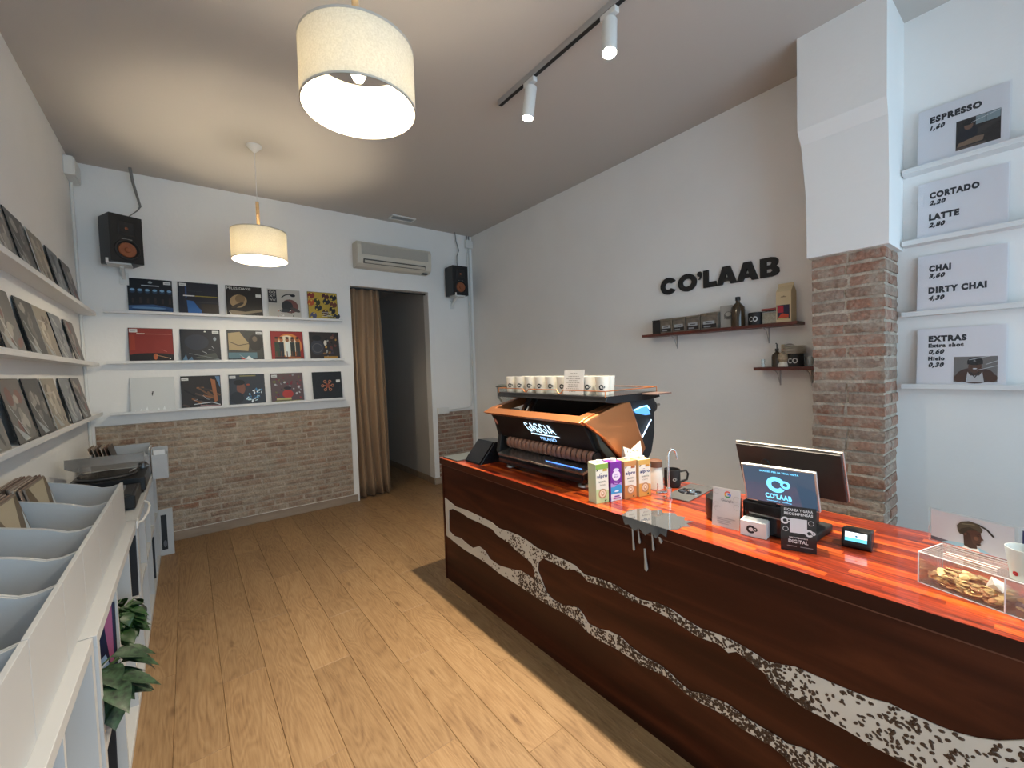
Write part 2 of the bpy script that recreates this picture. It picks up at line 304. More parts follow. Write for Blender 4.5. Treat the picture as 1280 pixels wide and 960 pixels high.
# --- flat print: polygons laid in thin layers on a local XY plane (Z outwards)
FONT = {}
def text_geo(s, bold=0.0):
    k = (s, bold)
    if k not in FONT:
        c = bpy.data.curves.new('t', 'FONT'); c.body = s; c.size = 1.0; c.offset = bold; c.resolution_u = 3; c.space_character = 1.0 + bold*3
        o = bpy.data.objects.new('t', c); COL.objects.link(o)
        dg = bpy.context.evaluated_depsgraph_get(); me = bpy.data.meshes.new_from_object(o.evaluated_get(dg))
        FONT[k] = ([tuple(v.co) for v in me.vertices], [tuple(p.vertices) for p in me.polygons])
        bpy.data.objects.remove(o); bpy.data.curves.remove(c); bpy.data.meshes.remove(me)
    return FONT[k]
class Art(MB):
    def __init__(s, z=0.0004): super().__init__(); s.z = z; s.dz = 0.00012
    def poly(s, col, pts):
        s.m(flat(col) if isinstance(col, tuple) else col); s.z += s.dz
        tri = tessellate_polygon([[Vector((p[0], p[1], 0)) for p in pts]])
        return s.add([(p[0], p[1], s.z) for p in pts], [tuple(t) for t in tri])
    def rect(s, col, x0, y0, x1, y1): return s.poly(col, [(x0, y0), (x1, y0), (x1, y1), (x0, y1)])
    def ell(s, col, cx, cy, rx, ry, rot=0, n=20, a0=0, a1=2*PI):
        full = abs(a1-a0) > 6.28
        P_ = []
        for i in range(n if full else n+1):
            a = a0+(a1-a0)*i/n; x = rx*math.cos(a); y = ry*math.sin(a)
            P_.append((cx+x*math.cos(rot)-y*math.sin(rot), cy+x*math.sin(rot)+y*math.cos(rot)))
        return s.poly(col, P_)
    def ring(s, col, cx, cy, r, t, a0=0, a1=2*PI, n=28):
        s.m(flat(col) if isinstance(col, tuple) else col); s.z += s.dz
        vs = []; 
        for i in range(n+1):
            a = a0+(a1-a0)*i/n
            vs += [(cx+r*math.cos(a), cy+r*math.sin(a), s.z), (cx+(r-t)*math.cos(a), cy+(r-t)*math.sin(a), s.z)]
        return s.add(vs, [(2*i, 2*i+2, 2*i+3, 2*i+1) for i in range(n)])
    def line(s, col, pts, w_):
        s.m(flat(col) if isinstance(col, tuple) else col); s.z += s.dz
        for (x0, y0), (x1, y1) in zip(pts, pts[1:]):
            d = math.hypot(x1-x0, y1-y0) or 1; nx, ny = -(y1-y0)/d*w_/2, (x1-x0)/d*w_/2
            s.add([(x0+nx, y0+ny, s.z), (x0-nx, y0-ny, s.z), (x1-nx, y1-ny, s.z), (x1+nx, y1+ny, s.z)], [(0, 1, 2, 3)])
        return s
    def text(s, col, t, x, y, h, w_=None, bold=0.0, slant=0.0):   # h cap height, w_ total width
        vs, fs = text_geo(t, bold); s.m(flat(col) if isinstance(col, tuple) else col); s.z += s.dz
        if not vs: return s
        x0 = min(v[0] for v in vs); x1 = max(v[0] for v in vs); k = h/0.70; kx = (w_/(x1-x0)) if w_ else k
        return s.add([(x+(v[0]-x0)*kx+v[1]*k*slant, y+v[1]*k, s.z) for v in vs], fs)
    def logo(s, col, cx, cy, r):   # round C with a small ring in its opening
        s.ring(col, cx, cy, r, r*0.52, math.radians(35), math.radians(325))
        s.ring(col, cx+r*0.95, cy+r*0.12, r*0.5, r*0.27)
        return s

# ------------------------------------------------------------------ the room
XL, XR, D, CH, YF = -0.69, 3.30, 5.15, 3.41, -1.85
# floor: slab and planks
fl = struct(MB().box(XL-0.1, XR+0.1, YF-0.1, 7.6, -0.06, -0.012).build('floor', None, mat('subfloor', (0.12, 0.08, 0.05), 0.9)))
PWD = 0.189
pm = {}
def plank_mesh(L):
    L = round(L, 3)
    if L not in pm:
        b = MB(); e = 0.0022; W = PWD
        b.add([(0, 0, -0.012), (W, 0, -0.012), (W, L, -0.012), (0, L, -0.012), (0, 0, -e), (W, 0, -e), (W, L, -e), (0, L, -e), (e, e, 0), (W-e, e, 0), (W-e, L-e, 0), (e, L-e, 0)],
              [(0, 1, 5, 4), (1, 2, 6, 5), (2, 3, 7, 6), (3, 0, 4, 7), (4, 5, 9, 8), (5, 6, 10, 9), (6, 7, 11, 10), (7, 4, 8, 11), (8, 9, 10, 11)])
        o = b.build('plank', fl, FLOORM); pm[L] = o.data; bpy.data.objects.remove(o)
    return pm[L]
x = XL; col_i = 0
while x < XR-0.01:
    y = YF - [0.2, 0.9, 0.45, 1.15, 0.7][col_i % 5]; col_i += 1
    while y < 7.4:
        y0 = max(y, YF); y1 = min(y+1.28, 7.5)
        if y1-y0 > 0.05 and not (y0 > D+0.15 and (x > 2.65 or x+PWD < 1.2)) and not (1.55 < x and x+PWD < 2.05 and y1 < 2.7 and y0 > YF+1.0 and False):
            o = bpy.data.objects.new('plank', plank_mesh(y1-y0)); COL.objects.link(o); o.parent = fl; o.location = (x, y0, 0)
        y += 1.28
    x += PWD + 0.0006
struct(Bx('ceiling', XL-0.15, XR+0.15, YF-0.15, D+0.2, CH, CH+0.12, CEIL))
# back wall with doorway and two recessed brick fields
DX0, DX1, DZ = 1.585, 2.595, 2.575
wb = MB(); T = 0.14
BZ0, BZ1 = 0.085, 1.145
wb.box(XL-0.15, DX0, D+0.03, D+T, 0, CH)
wb.box(XL-0.15, -0.655, D, D+0.03, 0, CH).box(-0.655, 1.525, D, D+0.03, BZ1, CH).box(1.525, DX0, D, D+0.03, 0, CH).box(-0.655, 1.525, D, D+0.03, 0, BZ0)
wb.box(DX0, DX1, D, D+T, DZ, CH)
wb.box(DX1, XR+0.15, D+0.03, D+T, 0, CH).box(DX1, 2.665, D, D+0.03, 0, CH).box(2.665, 3.225, D, D+0.03, 0.965, CH).box(3.225, XR+0.15, D, D+0.03, 0, CH).box(2.665, 3.225, D, D+0.03, 0, 0.08)
wall_back = struct(wb.build('wall_back', None, WALL))
BOX6 = [(0, 1, 3, 2), (4, 6, 7, 5), (0, 4, 5, 1), (2, 3, 7, 6), (0, 2, 6, 4), (1, 5, 7, 3)]
def brick_proto(seed):
    # unit brick 1 x 1 x 1, front face at y=0 with worn irregular outline; x,z in 0..1
    rnd = random.Random(seed); nx, nz = 4, 2; vs = []; fs = []
    for j in range(nz+1):
        for i in range(nx+1):
            ex = 1 if i in (0, nx) else 0; ez = 1 if j in (0, nz) else 0
            vs.append((i/nx + (rnd.uniform(0.0, 0.03) if i == 0 else rnd.uniform(-0.03, 0.0) if i == nx else 0),
                       rnd.uniform(0.0, 0.12) + (0.14 if (ex or ez) else 0) + (0.16*rnd.random() if ex and ez else 0),
                       j/nz + (rnd.uniform(0, 0.10) if j == 0 else rnd.uniform(-0.10, 0) if j == nz else rnd.uniform(-0.1, 0.1))))
    for j in range(nz):
        for i in range(nx):
            a = j*(nx+1)+i; fs.append((a, a+1, a+nx+2, a+nx+1))
    ring_ = [i for i in range(nx+1)] + [(nx+1)*j+nx for j in range(1, nz+1)] + [(nx+1)*nz+i for i in range(nx-1, -1, -1)] + [(nx+1)*j for j in range(nz-1, 0, -1)]
    o = len(vs)
    for k in ring_: vs.append((vs[k][0], 1.0, vs[k][2]))
    for q in range(len(ring_)):
        q2 = (q+1) % len(ring_); fs.append((ring_[q], ring_[q2], o+q2, o+q))
    return vs, fs
def brick_protos(material):
    out = []
    for s_ in range(8):
        b = MB(); b.add(*brick_proto(s_)); o = b.build('brick', None, material); out.append(o.data); bpy.data.objects.remove(o)
    return out
BPB, BPP = brick_protos(BRICK_B), brick_protos(BRICK_P)
def lay(parent, protos, M, w_, h_, depth, bl, bh, gap, rnd, jit=0.004):
    rows = round(h_/(bh+gap)); rh = h_/rows
    for r in range(rows):
        x = -(bl+gap)*(0.5 if r % 2 else 0.0) - rnd.uniform(0, 0.04)
        while x < w_-0.02:
            L = bl*rnd.uniform(0.93, 1.05); x0 = max(0, x); x1 = min(w_, x+L)
            if x1-x0 > 0.035:
                o = bpy.data.objects.new('brick', rnd.choice(protos)); COL.objects.link(o); o.parent = parent
                o.matrix_world = M @ Matrix.Translation((x0, rnd.uniform(-jit, jit), r*rh+gap/2)) @ Matrix.Diagonal((x1-x0, depth, rh-gap, 1))
            x += L+gap
rb = random.Random(3)
Bx('mortar', -0.655, 1.525, D+0.016, D+0.0299, BZ0, BZ1, MORTAR, wall_back)
Bx('mortar', 2.665, 3.225, D+0.016, D+0.0299, 0.08, 0.965, MORTAR, wall_back)
lay(wall_back, BPB, Matrix.Translation((-0.653, D+0.006, BZ0)), 2.174, BZ1-BZ0-0.003, 0.022, 0.285, 0.050, 0.012, rb, 0.003)
lay(wall_back, BPP, Matrix.Translation((2.667, D+0.006, 0.082)), 0.555, 0.88, 0.022, 0.27, 0.046, 0.013, rb, 0.003)
struct(MB().box(XL, DX0-0.02, D-0.014, D, 0, 0.085).build('baseboard_back', None, SKIRT, bevel=0.003))
struct(MB().box(DX1+0.0, XR, D-0.014, D, 0, 0.085).build('baseboard_right', None, SKIRT, bevel=0.003))
struct(Bx('wall_left', XL-0.15, XL, YF-0.15, D+0.03, 0, CH, WALL))
struct(Bx('wall_right', XR, XR+0.15, YF-0.15, D, 0, CH, WALL))
# corridor behind the doorway
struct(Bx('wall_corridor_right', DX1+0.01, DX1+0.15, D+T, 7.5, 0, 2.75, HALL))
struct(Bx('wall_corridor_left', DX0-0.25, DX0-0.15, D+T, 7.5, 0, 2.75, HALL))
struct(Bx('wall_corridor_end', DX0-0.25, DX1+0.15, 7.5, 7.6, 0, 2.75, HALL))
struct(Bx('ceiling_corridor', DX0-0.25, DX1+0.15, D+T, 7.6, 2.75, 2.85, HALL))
struct(MB().box(DX1-0.004, DX1+0.01, D+T, 7.5, 0, 0.085).box(DX1-0.014, DX1, D+0.0, D+T, 0, 0.085).build('baseboard_corridor', None, SKIRT))
# pilaster: plastered head with a bent face, bare brick shaft below
PX, PY0, PY1, PZ = 3.0, 0.586, 0.935, 2.14
wp = struct(MB().box(PX+0.012, XR, PY0+0.012, PY1-0.012, 0, PZ).build('wall_pillar', None, MORTAR))
hd = MB(); prof = [(PX-0.022, PZ), (PX-0.020, 2.50), (PX-0.045, 2.80), (PX-0.075, 2.88), (PX-0.075, CH), (XR, CH), (XR, PZ)]
prof2 = [0.945, 0.95, 0.965, 0.975, 0.975, 0.975, 0.945]
n = len(prof); vs = [(p[0], PY0-0.014, p[1]) for p in prof] + [(p[0], q, p[1]) for p, q in zip(prof, prof2)]
tri = tessellate_polygon([[Vector((p[0], p[1], 0)) for p in prof]])
hd.add(vs, [(i, (i+1) % n, n+(i+1) % n, n+i) for i in range(n)] + [tuple(t) for t in tri] + [tuple(n+i for i in t) for t in tri])
hd.build('plaster_head', wp, WALL)
rb = random.Random(11); rows = 32; rh = PZ/rows
Mf = Matrix(((0, 1, 0, PX), (-1, 0, 0, PY1), (0, 0, 1, 0), (0, 0, 0, 1)))   # local x -> -Y, local y -> +X
for r in range(rows):
    cuts = [0, PY1-PY0]
    if rb.random() < 0.84: cuts = [0, (PY1-PY0)*rb.uniform(0.46, 0.54), PY1-PY0]
    for a, b in zip(cuts, cuts[1:]):
        o = bpy.data.objects.new('brick', rb.choice(BPP)); COL.objects.link(o); o.parent = wp
        o.matrix_world = Mf @ Matrix.Translation((a+0.004, rb.uniform(-0.004, 0.006), r*rh+0.006)) @ Matrix.Diagonal((b-a-0.008, 0.026, rh-0.012, 1))
    for a, b in ((0.006, 0.15), (0.158, 0.296)) if r % 2 else ((0.006, 0.296),):
        o = bpy.data.objects.new('brick', rb.choice(BPP)); COL.objects.link(o); o.parent = wp
        o.matrix_world = Matrix.Translation((PX+a, PY0+rb.uniform(-0.003, 0.004), r*rh+0.006)) @ Matrix.Diagonal((b-a, 0.026, rh-0.012, 1))
# shop front behind the camera: wall with window and glazed door
wf = MB(); yo, yi = YF-0.15, YF
wf.box(XL, XR, yo, yi, 2.8, CH).box(XL, -0.45, yo, yi, 0, 2.8).box(3.15, XR, yo, yi, 0, 2.8).box(0.55, 3.15, yo, yi, 0, 0.45)
wall_front = struct(wf.build('wall_front', None, WALL))
def glazing(name, x0, x1, z0, z1):
    f = MB(); t = 0.05
    f.box(x0, x0+t, yo+0.05, yi-0.03, z0, z1).box(x1-t, x1, yo+0.05, yi-0.03, z0, z1).box(x0+t, x1-t, yo+0.05, yi-0.03, z0, z0+t).box(x0+t, x1-t, yo+0.05, yi-0.03, z1-t, z1)
    o = struct(f.build(name, None, BLACKM)); Bx('pane', x0+t, x1-t, YF-0.085, YF-0.08, z0+t, z1-t, thin('window_glass', (0.98, 0.99, 0.99), 0.05, 0.0) if 'window_glass' not in MC else MC['window_glass'], o); return o
glazing('window_1', 0.55, 3.15, 0.45, 2.8); dd = glazing('door_1', -0.45, 0.55, 0.0, 2.8)
MB().cyl((0.44, YF-0.0, 0.95), (0.44, YF-0.0, 1.25), 0.012).build('door_handle', dd, STEEL)

# ------------------------------------------------------------------ doorway curtain
th = thing('curtain', 'long tan cloth curtain gathered on the left of the doorway', 'curtain', (1.79, D+0.075, 0.02))
b = MB(); nx, nz = 90, 14
for j in range(nz+1):
    z = 2.53*j/nz; wd = 0.375 + 0.055*(1-z/2.53)**1.5
    for i in range(nx+1):
        u = i/nx; ph = u*2*PI*4.3
        b.v.append((-0.195+wd*u + 0.012*math.sin(z*2+u*5), 0.042*math.sin(ph+0.35*math.sin(z*1.3)+0.9*math.sin(u*7))*(0.55+0.55*(1-z/2.53)), z))
for j in range(nz):
    for i in range(nx):
        a = j*(nx+1)+i; b.f.append((a, a+1, a+nx+2, a+nx+1)); b.mi.append(0)
o = b.build('curtain_cloth', th, CURTAIN, smooth=True); sm = o.modifiers.new('thick', 'SOLIDIFY'); sm.thickness = 0.003
MB().cyl((-0.20, 0, 2.535), (0.80, 0, 2.535), 0.009).build('curtain_rod', th, BLACKM)

# ------------------------------------------------------------------ ceiling and wall fittings
def pendant(x, y, zb, h, r, label, watt):
    t = thing('pendant_lamp', label, 'lamp', (x, y, CH), 0, None)
    MB().lathe([(0.001, 0), (0.055, 0), (0.052, -0.012), (0.014, -0.05), (0.004, -0.055)], n=28).build('canopy', t, WHITEP, smooth=True)
    zt = zb+h-CH
    MB().cyl((0, 0, -0.05), (0, 0, zt+0.24), 0.0028, 8).build('cord', t, WHITEP)
    MB().cyl((0, 0, zt+0.04), (0, 0, zt+0.24), 0.013, 14).build('wooden_rod', t, mat('light_wood', (0.50, 0.33, 0.17), 0.5, noise=0.1, nscale=30), smooth=True)
    MB().cyl((0, 0, zt-0.04), (0, 0, zt+0.04), 0.021, 16).build('lamp_holder', t, WHITEP, smooth=True)
    s_ = MB(); s_.lathe([(r, -h), (r, 0), (r-0.002, 0), (r-0.002, -h)], (0, 0, zt+0.0), n=64, closed=True); sh = s_.build('lamp_shade', t, SHADE, smooth=True)
    HT = mat('hem_tape', (0.52, 0.48, 0.42), 0.7)
    for zz in (zt-0.008, zt-h): MB().lathe([(r+0.0012, 0), (r+0.0012, 0.008), (r-0.003, 0.008), (r-0.003, 0)], (0, 0, zz), n=64, closed=True).build('shade_hem', sh, HT, smooth=True)
    for k in range(3):
        a = k*2*PI/3+0.4; MB().cyl((0.018*math.cos(a), 0.018*math.sin(a), zt-0.01), ((r-0.003)*math.cos(a), (r-0.003)*math.sin(a), zt-0.004), 0.002, 6).build('spoke', sh, HT)
    MB().lathe([(0.001, -0.115), (0.018, -0.108), (0.029, -0.085), (0.028, -0.065), (0.014, -0.04), (0.013, -0.035)], (0, 0, zt-0.0), n=20).build('bulb', t, emis('warm_bulb', (1.0, 0.90, 0.70), 2.2), smooth=True)
    l = bpy.data.lights.new('pendant_light', 'POINT'); l.energy = watt; l.color = (1.0, 0.88, 0.66); l.shadow_soft_size = 0.035
    lo = bpy.data.objects.new('pendant_light', l); COL.objects.link(lo); lo.parent = t; lo.location = (0, 0, zt-0.16)
    return t
pendant(0.57, 1.63, 2.535, 0.218, 0.205, 'large looking cream drum pendant lamp hanging nearest the camera', PEND_W)
pendant(0.53, 4.025, 2.485, 0.235, 0.20, 'smaller looking cream drum pendant lamp hanging near the record wall', PEND_W*1.45)

tr = thing('ceiling_track', 'long dark and silver lighting track screwed to the ceiling', 'track', (1.835, 0.9, CH))
MB().box(-0.018, 0.018, -1.9, 1.53, -0.034, 0).build('rail', tr, mat('track_silver', (0.55, 0.55, 0.55), 0.35, 0.7))
MB().box(-0.012, 0.012, -1.9, 1.525, -0.036, -0.034).build('groove', tr, BLACKM)
def spot(y, dirv, label):
    t = thing('track_spotlight', label, 'spotlight', (1.835, y, CH-0.036), 0, 'spotlights on the ceiling track')
    d = Vector(dirv).normalized(); j = Vector((0, 0, -0.075))
    MB().box(-0.017, 0.017, -0.05, 0.05, -0.03, 0).build('adapter', t, WHITEP, bevel=0.003)
    MB().cyl((0, 0, -0.03), j, 0.008, 12).build('stem', t, CHROME, smooth=True)
    p0 = j - d*0.03; p1 = j + d*0.16
    b = MB().cyl(p0, p1, 0.038, 28); o = b.build('lamp_head', t, WHITEP, smooth=True)
    MB().cyl(p1, p1+d*0.003, 0.032, 24).build('lens', t, emis('spot_lens', (1.0, 0.95, 0.85), 30), smooth=False)
    l = bpy.data.lights.new('spot_light', 'SPOT'); l.energy = SPOT_W; l.color = (1.0, 0.86, 0.66); l.spot_size = math.radians(92); l.spot_blend = 1.0; l.shadow_soft_size = 0.03
    lo = bpy.data.objects.new('spot_light', l); COL.objects.link(lo); lo.parent = t; lo.location = p1+d*0.012
    lo.rotation_euler = d.to_track_quat('-Z', 'Y').to_euler(); return t
spot(2.10, (-0.10, 0.10, -1), 'white cylinder spotlight farther along the ceiling track, pointing down')
spot(1.46, (-0.20, -0.12, -1), 'white cylinder spotlight nearer the camera, tilted with its bright lens facing us')
spot(0.82, (-0.22, 0.0, -1), 'white cylinder spotlight above the payment end of the counter, out of frame')
spot(-0.70, (-0.35, 0.0, -1), 'white cylinder spotlight at the window end of the track, out of frame')

t = thing('ceiling_vent', 'small rectangular white vent in the ceiling above the air conditioner', 'vent', (2.19, 4.95, CH))
MB().box(-0.15, 0.15, -0.07, -0.055, -0.012, 0).box(-0.15, 0.15, 0.055, 0.07, -0.012, 0).box(-0.15, -0.135, -0.055, 0.055, -0.012, 0).box(0.135, 0.15, -0.055, 0.055, -0.012, 0).build('frame', t, WHITEP)
Bx('backing', -0.135, 0.135, -0.055, 0.055, -0.002, 0, GREY, t)
for k in range(5): MB().box(-0.135, 0.135, -0.008, 0.008, -0.001, 0.001, Matrix.Translation((0, -0.044+0.022*k, -0.007)) @ Matrix.Rotation(0.6, 4, 'X')).build('slat', t, WHITEP)

t = thing('air_conditioner', 'cream wall air conditioner above the doorway', 'air conditioner', (2.1, D, 2.78))
ACM = mat('aged_cream_plastic', (0.62, 0.57, 0.48), 0.45)
pr = [(0, 0), (-0.12, 0), (-0.165, 0.03), (-0.185, 0.10), (-0.19, 0.24), (-0.17, 0.285), (0, 0.285)]
MB().prism(pr, 'x', -0.47, 0.47).build('casing', t, ACM, bevel=0.008)
Bx('intake_grille', -0.42, 0.42, -0.195, -0.186, 0.14, 0.26, mat('grille_grey', (0.33, 0.32, 0.30), 0.6), t)
b = MB()
for k in range(12): b.box(-0.42, 0.42, -0.199, -0.195, 0.143+k*0.0099, 0.147+k*0.0099)
o = b.build('grille_bars', t, ACM); o['kind'] = 'stuff'
Bx('outlet', -0.40, 0.38, -0.188, -0.165, 0.035, 0.085, mat('outlet_dark', (0.10, 0.09, 0.08), 0.7), t)
MB().box(-0.39, 0.37, -0.014, 0.0, -0.018, 0.018, Matrix.Translation((0, -0.182, 0.052)) @ Matrix.Rotation(-0.5, 4, 'X')).build('air_flap', t, ACM)
Bx('control_panel', 0.36, 0.43, -0.15, -0.10, -0.008, 0.004, BLACKM, t)

def speaker(loc, label, rz, w_, h_, d_):
    t = thing('wall_speaker', label, 'speaker', loc, rz, 'speakers on the back wall')
    Bx('cabinet', -w_/2, w_/2, -d_/2, d_/2, 0, h_, BLACK, t, bevel=0.004)
    f = -d_/2
    MB().lathe([(0.001, 0.012), (w_*0.08, 0.012), (w_*0.10, 0.004), (w_*0.26, 0.006), (w_*0.28, 0.0)], M=Matrix.Translation((0, f-0.001, h_*0.27)) @ Matrix.Rotation(PI/2, 4, 'X'), n=28).build('woofer_cone', t, CONE, smooth=True, label='copper woofer cone')
    MB().lathe([(w_*0.30, 0.0), (w_*0.33, 0.010), (w_*0.38, 0.008), (w_*0.40, 0)], M=Matrix.Translation((0, f-0.0005, h_*0.27)) @ Matrix.Rotation(PI/2, 4, 'X'), n=28).build('woofer_ring', t, BLACKM, smooth=True)
    MB().lathe([(0.001, 0.003), (0.012, 0.002), (w_*0.30, 0.006), (w_*0.38, 0.001)], M=Matrix.Translation((0, f-0.001, h_*0.72)) @ Matrix.Rotation(PI/2, 4, 'X') @ Matrix.Rotation(PI/4, 4, 'Z'), n=4).build('tweeter_horn', t, BLACKM)
    MB().lathe([(0.001, 0.006), (0.009, 0.003), (0.012, 0)], M=Matrix.Translation((0, f-0.006, h_*0.72)) @ Matrix.Rotation(PI/2, 4, 'X'), n=14).build('tweeter', t, CONE, smooth=True)
    Bx('badge', -w_*0.16, w_*0.16, f-0.002, f, h_*0.485, h_*0.505, GREY, t)
    return t
speaker((-0.385, 4.98, 2.545), 'larger looking black speaker above the top left record shelf', 0.42, 0.225, 0.40, 0.21)
speaker((2.95, 5.0, 2.525), 'smaller looking black speaker beside the air conditioner', -0.03, 0.23, 0.385, 0.22)
for xx, lab, zz in ((-0.395, 'white wall bracket under the speaker at the left corner', 2.545), (2.95, 'white wall bracket under the speaker right of the air conditioner', 2.525)):
    t = thing('speaker_bracket', lab, 'bracket', (xx, D, zz), 0, 'speaker brackets')
    Bx('plate', -0.09, 0.07, -0.25, -0.10, -0.012, 0, WHITEP, t)
    Bx('lip', -0.09, -0.07, -0.262, -0.25, -0.012, 0.03, WHITEP, t)
    MB().cyl((0, -0.15, -0.012), (0, -0.02, -0.09), 0.016, 12).build('arm', t, WHITEP, smooth=True)
    Bx('wall_plate', -0.03, 0.03, -0.02, 0, -0.15, -0.04, WHITEP, t)
CABLE = mat('grey_cable', (0.20, 0.19, 0.18), 0.5)
tag(MB().tube([(-0.30, 5.02, 3.41), (-0.29, 5.06, 3.30), (-0.27, 5.09, 3.20), (-0.25, 5.08, 3.10), (-0.27, 5.08, 3.06), (-0.33, 5.06, 2.99), (-0.34, 5.05, 2.945)], 0.008, 8, [0.012, 0.011, 0.010, 0.009, 0.005, 0.004, 0.004]).build('speaker_cable', None, CABLE, smooth=True), 'grey cable dropping from the ceiling into the left speaker', 'cable')
tag(MB().tube([(3.0, 5.08, 3.41), (3.03, 5.11, 3.3), (3.07, 5.11, 3.18), (3.03, 5.1, 3.1), (3.02, 5.09, 3.0), (3.02, 5.07, 2.91)], 0.006, 8).build('speaker_cable', None, CABLE, smooth=True), 'grey cable dropping from the ceiling into the right speaker', 'cable')
t = thing('junction_box', 'white junction box under the ceiling in the left corner', 'junction box', (XL, 4.98, 3.2))
Bx('box', 0, 0.06, -0.13, 0.13, 0, 0.15, WHITEP, t, bevel=0.006); Bx('lid', 0.06, 0.066, -0.12, 0.12, 0.01, 0.14, WHITEP, t)
tag(MB().tube([(XL+0.012, 5.05, 3.2), (XL+0.012, 5.06, 2.0), (XL+0.014, 5.08, 1.0), (XL+0.016, 5.09, 0.86)], 0.012, 10).build('conduit', None, WHITEP, smooth=True), 'white cable conduit running down the left corner', 'conduit')
t = thing('junction_box', 'small white junction box under the ceiling in the right corner', 'junction box', (3.235, D, 3.235))
Bx('box', -0.05, 0.06, -0.05, 0, 0, 0.11, WHITEP, t, bevel=0.005)
for k in range(2): MB().cyl((-0.02+0.035*k, -0.02, 0.11), (-0.02+0.035*k, -0.02, 0.17), 0.007, 8).build('cable_gland', t, GREY)
tag(MB().tube([(3.215, D-0.012, 3.235), (3.215, D-0.012, 1.10), (3.20, D-0.012, 1.03), (3.15, D-0.012, 1.0), (2.83, D-0.012, 0.995)], 0.009, 10).build('conduit', None, WHITEP, smooth=True), 'thin white conduit that bends left to the switch box', 'conduit')
tag(MB().tube([(3.25, D-0.014, 3.235), (3.25, D-0.014, 0.3)], 0.011, 10).build('conduit', None, WHITEP, smooth=True), 'straight white conduit running down the right corner', 'conduit')
t = thing('switch_box', 'white surface box on the wall right of the doorway', 'switch', (2.745, D, 0.985))
Bx('box', -0.085, 0.085, -0.03, 0, -0.04, 0.045, WHITEP, t, bevel=0.004); Bx('cover', -0.078, 0.078, -0.034, -0.03, -0.033, 0.038, WHITEP, t)

# ------------------------------------------------------------------ picture ledges
def ledge(M, L, label, group, dep=0.075):
    # local x along the wall, y up, z outwards
    t = thing('picture_ledge', label, 'shelf', group=group, M=M)
    MB().box(0, L, -0.012, 0, 0, dep).build('ledge_board', t, LEDGE, bevel=0.001)
    MB().box(0, L, 0, 0.012, dep-0.008, dep).build('front_lip', t, LEDGE, bevel=0.001)
    return t
WB = lambda x, z: frame_M((x, D, z), (1, 0, 0), (0, 0, 1))
for z, n_ in ((2.152, 'top'), (1.702, 'middle'), (1.250, 'bottom')):
    ledge(WB(-0.545, z), 2.01, n_ + ' white picture ledge on the back wall above the brick field', 'ledges on the back wall')
def ledge_left(z, n_):
    t = thing('picture_ledge', n_ + ' white picture ledge along the left wall', 'shelf', (XL, 0.9, z), 0, 'ledges on the left wall')
    Bx('ledge_board', 0, 0.10, 0, 4.2, -0.018, 0, LEDGE, t, bevel=0.001); Bx('front_lip', 0.092, 0.10, 0, 4.2, 0, 0.012, LEDGE, t, bevel=0.001)
for z, n_ in ((2.125, 'top'), (1.688, 'middle'), (1.262, 'bottom')): ledge_left(z, n_)
def ledge_right(z, n_):
    t = thing('picture_ledge', n_ + ' white ledge under the price cards on the right wall', 'shelf', (XR, 0.565, z), 0, 'ledges under the price cards')
    Bx('ledge_board', -0.082, 0, -1.15, 0, -0.016, 0, LEDGE, t, bevel=0.001); Bx('front_lip', -0.082, -0.074, -1.15, 0, 0, 0.010, LEDGE, t, bevel=0.001)
for z, n_ in ((2.562, 'topmost'), (2.170, 'second'), (1.775, 'third'), (1.372, 'lowest')): ledge_right(z, n_)

# ------------------------------------------------------------------ record sleeves
S = 0.315
def sleeve(M, art, label, group, cat='record', board=None, name='record_sleeve', w_=S, h_=S):
    t = thing(name, label, cat, group=group, M=M)
    MB().box(0, w_, 0, h_, -0.004, 0).build('sleeve', t, board or flat((0.02, 0.02, 0.022), 0.35))
    a = Art(); art(a, w_); a.build('cover_print', t)
    return t
def painted_glints(a, s_, rnd):   # glints on creases of the clear outer sleeve, painted as pale lines
    for k in range(3):
        x = rnd.uniform(0.1, 0.8)*s_; y = rnd.uniform(0.03, 0.5)*s_; a.line(sr('c9ccd0'), [(x, y), (x+rnd.uniform(0.05, 0.16)*s_, y+rnd.uniform(-0.1, 0.12)*s_)], 0.0025)
def sticker(a, s_, x, y, w_=0.17, h_=0.09): a.rect(sr('cfd0cf'), x*s_, y*s_, (x+w_)*s_, (y+h_)*s_); a.rect(sr('8a8a88'), (x+0.03)*s_, (y+0.03)*s_, (x+w_-0.04)*s_, (y+0.045)*s_)
def bgd(a, s_, c): a.rect(sr(c), 0.003, 0.003, s_-0.003, s_-0.003)
def A0(a, s):
    bgd(a, s, '0c1018'); r = random.Random(1)
    a.poly(sr('274a78'), [(0.01*s, 0.03*s), (0.99*s, 0.03*s), (0.99*s, 0.17*s), (0.55*s, 0.25*s), (0.01*s, 0.2*s)])
    a.ell(sr('5c83ae'), 0.45*s, 0.14*s, 0.38*s, 0.035*s); a.ell(sr('16304f'), 0.5*s, 0.08*s, 0.44*s, 0.03*s)
    for k in range(6):
        x = (0.1+0.165*k)*s; a.ell(sr('1d2f48'), x, 0.64*s, 0.065*s, 0.08*s); a.ell(sr('7ba6c9'), x, 0.665*s, 0.052*s, 0.035*s); a.ell(sr('26405e'), x, 0.61*s, 0.045*s, 0.02*s)
        a.rect(sr('2e2326'), x-0.02*s, 0.27*s, x+0.03*s, (0.42+0.03*(k % 2))*s)
    a.rect(sr('b9c0c8'), 0.3*s, 0.79*s, 0.7*s, 0.815*s); a.ell(sr('8f989f'), 0.5*s, 0.9*s, 0.05*s, 0.035*s); sticker(a, s, 0.80, 0.86)
